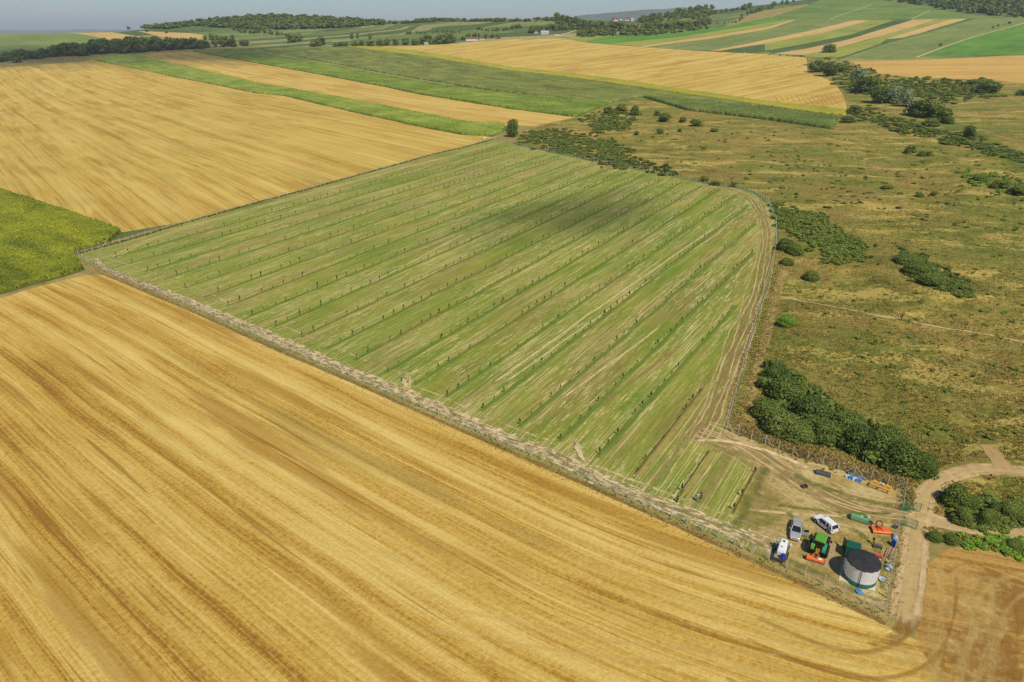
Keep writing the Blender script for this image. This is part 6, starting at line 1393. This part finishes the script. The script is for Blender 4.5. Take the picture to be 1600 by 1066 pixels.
# ------------------------------------------------------------------ people
m_skin = plain("skin", (.50, .30, .21), .6, dirt=0)
def skin_fig(name, chains, mat, parent, sub=1):
    V = []; E = []; Rd = []
    for ch in chains:
        prev = None
        for it in ch:
            if isinstance(it, int): prev = it; continue
            V.append(it[:3]); Rd.append(it[3]); i = len(V) - 1
            if prev is not None: E.append((prev, i))
            prev = i
    me = bpy.data.meshes.new(name); me.from_pydata(V, E, []); o = link(name, me, mat, parent)
    md = o.modifiers.new("Skin", 'SKIN'); 
    for i, sv in enumerate(me.skin_vertices[0].data): sv.radius = (Rd[i], Rd[i]); sv.use_root = (i == 0)
    sb_ = o.modifiers.new("Sub", 'SUBSURF'); sb_.levels = sub; sb_.render_levels = sub; md.use_smooth_shade = True; return o
def person(px, rz, label, shirt, legs, hair, lean=0.0, arms=((.25, -.2), (.1, -.2)), stride=.12):
    t = thing("person", label, "person", gp(*px), rz); L = lean
    ch = [[(0, 0, .95, .125), (L * .3, 0, 1.12, .12), (L * .6, 0, 1.32, .14), (L * .8, 0, 1.45, .085), (L, 0, 1.53, .055), (L * 1.1, 0, 1.60, .075), (L * 1.15, 0, 1.70, .085)]]
    n0 = 7
    for s, f in ((1, stride), (-1, -stride)):
        ch.append([0, (0, s * .10, .90, .095), (f * .5 + .02, s * .11, .50, .062), (f - .01, s * .11, .10, .042), (f + .14, s * .12, .04, .038)])
    for s, (fx, fz) in ((1, arms[0]), (-1, arms[1])):
        sx, sz = L * .8, 1.42; ex, ez = sx + fx * .4, 1.14; hx, hz_ = ex + fx, ez + fz
        dirx, dirz = fx, fz; ln = max(.01, math.hypot(dirx, dirz)); dx, dz = dirx / ln, dirz / ln
        b = sum(len([c for c in q if not isinstance(c, int)]) for q in ch)
        ch.append([3, (sx, s * .19, sz, .058), (ex, s * .25, ez, .042), (hx, s * .22, hz_, .028), (hx + dx * .07, s * .22, hz_ + dz * .07, .030)])
        palm = b + 3
        for k, (o_, l_) in enumerate(((-.03, .07), (-.01, .085), (.01, .08), (.03, .06))):
            ch.append([palm, (hx + dx * (.07 + l_ * .6) , s * .22 + o_, hz_ + dz * (.07 + l_ * .6), .009), (hx + dx * (.07 + l_) - .01, s * .22 + o_, hz_ + dz * (.07 + l_) - .02, .008)])
        ch.append([b + 2, (hx + dx * .05, s * .22 - s * .045, hz_ + dz * .05, .010), (hx + dx * .085, s * .22 - s * .06, hz_ + dz * .085, .009)])
    skin_fig("body", ch, m_skin, t)
    sh_ = [[(0, 0, .98, .145), (L * .3, 0, 1.12, .142), (L * .6, 0, 1.32, .165), (L * .8, 0, 1.45, .10)]]
    for s, (fx, fz) in ((1, arms[0]), (-1, arms[1])): sh_.append([3, (L * .8, s * .19, 1.42, .076), (L * .8 + fx * .25, s * .235, 1.23, .064)])
    skin_fig("shirt", sh_, shirt, t)
    lg = [[(0, 0, .96, .142)]]
    for s, f in ((1, stride), (-1, -stride)): lg.append([0, (0, s * .10, .88, .112), (f * .5 + .02, s * .11, .50, .080), (f - .01, s * .11, .12, .062)])
    skin_fig("trousers", lg, legs, t)
    V, T = ico(2); X = V * [.105, .088, .10]; X = X[:]; X[:, 0] -= .02; X[:, 2] += .03; hd_ = X + [L * 1.15, 0, 1.70]; link("hair", mesh_np("hair", hd_, T, True), hair, t)
    for s, f in ((1, stride), (-1, -stride)): shape("shoe", t, m_black, ((f + .06, s * .115, .045), (.27, .10, .09)), bevel=.02)
    return t
PZ = lambda a, b: (1040 + a / 19.04, 755 + b / 19.04)
brown = plain("brown_cloth", (.085, .045, .03), .9, dirt=0); navy = plain("navy_cloth", (.03, .035, .06), .9, dirt=0); palec = plain("pale_cloth", (.55, .50, .52), .9, dirt=0); jean = plain("light_jeans", (.16, .26, .36), .9, dirt=0); darkc = plain("dark_trousers", (.03, .035, .04), .9, dirt=0)
hair = plain("dark_hair", (.03, .02, .015), .8, dirt=0); khaki = plain("khaki_cloth", (.24, .19, .12), .9, dirt=0)
person(PZ(335, 570), rad(30), "person in a dark brown shirt walking alone on the pale track", brown, darkc, hair, .10, ((.22, -.1), (.12, -.22)), .18)
person(PZ(930, 545), rad(70), "person in a pale shirt and light jeans standing by the orchard edge", palec, jean, hair, .04, ((.25, .05), (.08, -.24)), .06)
person(PZ(1050, 470), rad(200), "person in dark clothes standing close beside the one in pale shirt", navy, darkc, hair, .08, ((.26, -.02), (.2, -.1)), .10)

# ------------------------------------------------------------------ hay bales, village
m_hay = plain("straw_bale", (.62, .52, .33), .95, spec=.05)
for u, v in ((841, 62.8), (899, 64.8), (937, 70.8), (1030, 77.3), (1061, 87), (1163, 84.3), (727, 68.3), (747, 68.2), (777, 65)):
    b = thing("hay_bale", "pale round straw bale lying on the large hill stubble field", "hay bale", gp(u, v), random.uniform(0, 3), "bales on the hill stubble field")
    MB().lathe([(.02, -.75), (.85, -.75), (.92, -.68), (.92, .68), (.85, .75), (.02, .75)], (0, 0, .9), 'Y', 18).build("bale_roll", m_hay, b); MB().lathe([(.925, -.25), (.935, -.25), (.935, .25), (.925, .25)], (0, 0, .9), 'Y', 18).build("net_wrap", m_white, b)
m_wall = plain("white_plaster", (.72, .70, .64), .9, spec=.1); m_rtile = plain("red_tiles", (.24, .085, .055), .8, spec=.1); m_gtile = plain("grey_roof", (.42, .43, .44), .8, spec=.1)
def house(u, v, L, Wd, hw, hr, rz, roof, label, wall=None):
    h = thing("house", label, "house", gp(u, v), rz); shape("wall", h, wall or m_wall, ((0, 0, hw / 2 - .5), (L, Wd, hw + 1)))
    MB().loft([[(x, -Wd / 2 - .5, hw - .3), (x, 0, hw + hr), (x, Wd / 2 + .5, hw - .3)] for x in (-L / 2 - .5, L / 2 + .5)]).build("roof", roof, h)
    for k in range(3): shape("window", h, m_glass, ((-L / 2 + L * (k + .5) / 3, -Wd / 2 - .02, hw * .55), (1.2, .08, 1.3)))
    shape("chimney", h, m_rtile, ((L * .2, .6, hw + hr * .8), (.7, .7, 1.6)))
for a in [(962, 33, 15, 9, 4, 4.5, .2, m_rtile, "white house with a red roof at the left of the village"),
          (969, 34.5, 9, 7, 3.5, 3, .9, m_gtile, "small white house with pale roof beside the left red roofed one"),
          (981, 32.5, 13, 8, 4, 4, -.2, m_rtile, "red roofed house in the middle of the village"),
          (987, 33.5, 8, 6, 4, 3, .5, m_gtile, "small white gable house right of the middle red roof"),
          (1006, 30.5, 16, 8, 4, 3, .1, m_gtile, "long white house under the ridge at the right of the village"),
          (1013, 29.5, 8, 6, 4, 3, .6, m_rtile, "small house right of the long white one under the ridge"),
          (1006, 49.5, 14, 7, 4, 2.5, .1, m_gtile, "low white house among trees at the foot of the village"),
          (993, 42, 9, 7, 3.5, 3, 1.0, m_gtile, "small pale house between trees in the village centre"),
          (851, 53.5, 17, 9, 3.5, 3.5, .1, m_gtile, "farm house with pale roof left of the dirt lane"),
          (837, 52, 9, 7, 3, 3, .4, m_rtile, "small red roofed outbuilding left of the pale farm house"),
          (872, 55.5, 16, 7, 3, 2.0, -.1, m_rtile, "low red roofed shed at the lane by the farm house"),
          (737, 63.5, 24, 9, 3.5, 3.5, .15, m_rtile, "long red roofed barn behind the hill stubble field"),
          (753, 62.5, 9, 7, 3.5, 3, -.3, m_rtile, "small white walled house beside the long red roofed barn"),
          (666, 70, 8, 6, 2.5, 1.6, .3, m_gtile, "tiny pale hut between the trees behind the hill stubble")]: house(*a)
ribbon("quarry_bank", [(518, 66), (535, 64.5), (552, 63)], 14, track_mat("pale_bank", (.40, .36, .28), (.62, .58, .50), .6, .4, (.1, .4)), .4, smooth=0)

# ------------------------------------------------------------------ clouds (overhead, out of frame) and the haze
def cloud_mat(name, opac):
    t = NT(name); oc = t.n("ShaderNodeTexCoord").outputs["Object"]
    ln = t.n("ShaderNodeVectorMath", operation='LENGTH'); t.link(t.vmath('MULTIPLY', oc, (1, 1, 0)), ln.inputs[0])
    nz = t.noise(oc, 1.6, 4, 0.6)
    r = t.math('ADD', ln.outputs["Value"], t.math('MULTIPLY', t.math('SUBTRACT', nz, 0.5), 1.1))
    f = t.math('MULTIPLY', t.math('SUBTRACT', 1.0, t.ss(r, 0.15, 1.0)), opac)
    b = t.n("ShaderNodeBsdfDiffuse"); b.inputs[0].default_value = (.8, .8, .8, 1); tr = t.n("ShaderNodeBsdfTransparent"); mx = t.n("ShaderNodeMixShader")
    t.link(f, mx.inputs[0]); t.link(tr.outputs[0], mx.inputs[1]); t.link(b.outputs[0], mx.inputs[2]); t.link(mx.outputs[0], t.out.inputs[0]); return t.m
m_cloud = cloud_mat("cloud_vapour", .48); m_wisp = cloud_mat("thin_cloud_vapour", .38)
def cloud(target, height, rx, ry, rot, mat):
    P = Vector(M(*target)); k = (height - P.z) / SUND.z; V, T = ico(4)
    d = 1 + 0.16 * np.array([mnoise.noise(Vector(v) * 2.2) for v in V]); V = V * d[:, None]
    o = link("cloud", mesh_np("cloud", V, T, True), mat); o.location = P + SUND * k; o.scale = (rx, ry, min(rx, ry) * .4); o.rotation_euler = (0, 0, rot); tag(o, kind='structure')
cloud((900, 335), 560, 62, 34, rad(40), m_wisp)
cloud((60, 88), 1100, 460, 190, rad(150), m_cloud)
cloud((330, 86), 1150, 330, 170, rad(150), m_cloud)

m_haze = NT("haze_air"); pv = m_haze.n("ShaderNodeVolumePrincipled"); pv.inputs["Color"].default_value = (.86, .93, 1.0, 1); pv.inputs["Density"].default_value = 6.5e-5; pv.inputs["Anisotropy"].default_value = 0.0
m_haze.link(pv.outputs[0], m_haze.out.inputs["Volume"])
hz_o = link("haze", MB().box((0, 12000, 100), (70000, 64000, 560)).mesh("haze"), m_haze.m); tag(hz_o, "pale air haze over the distant fields", "haze", kind='stuff')
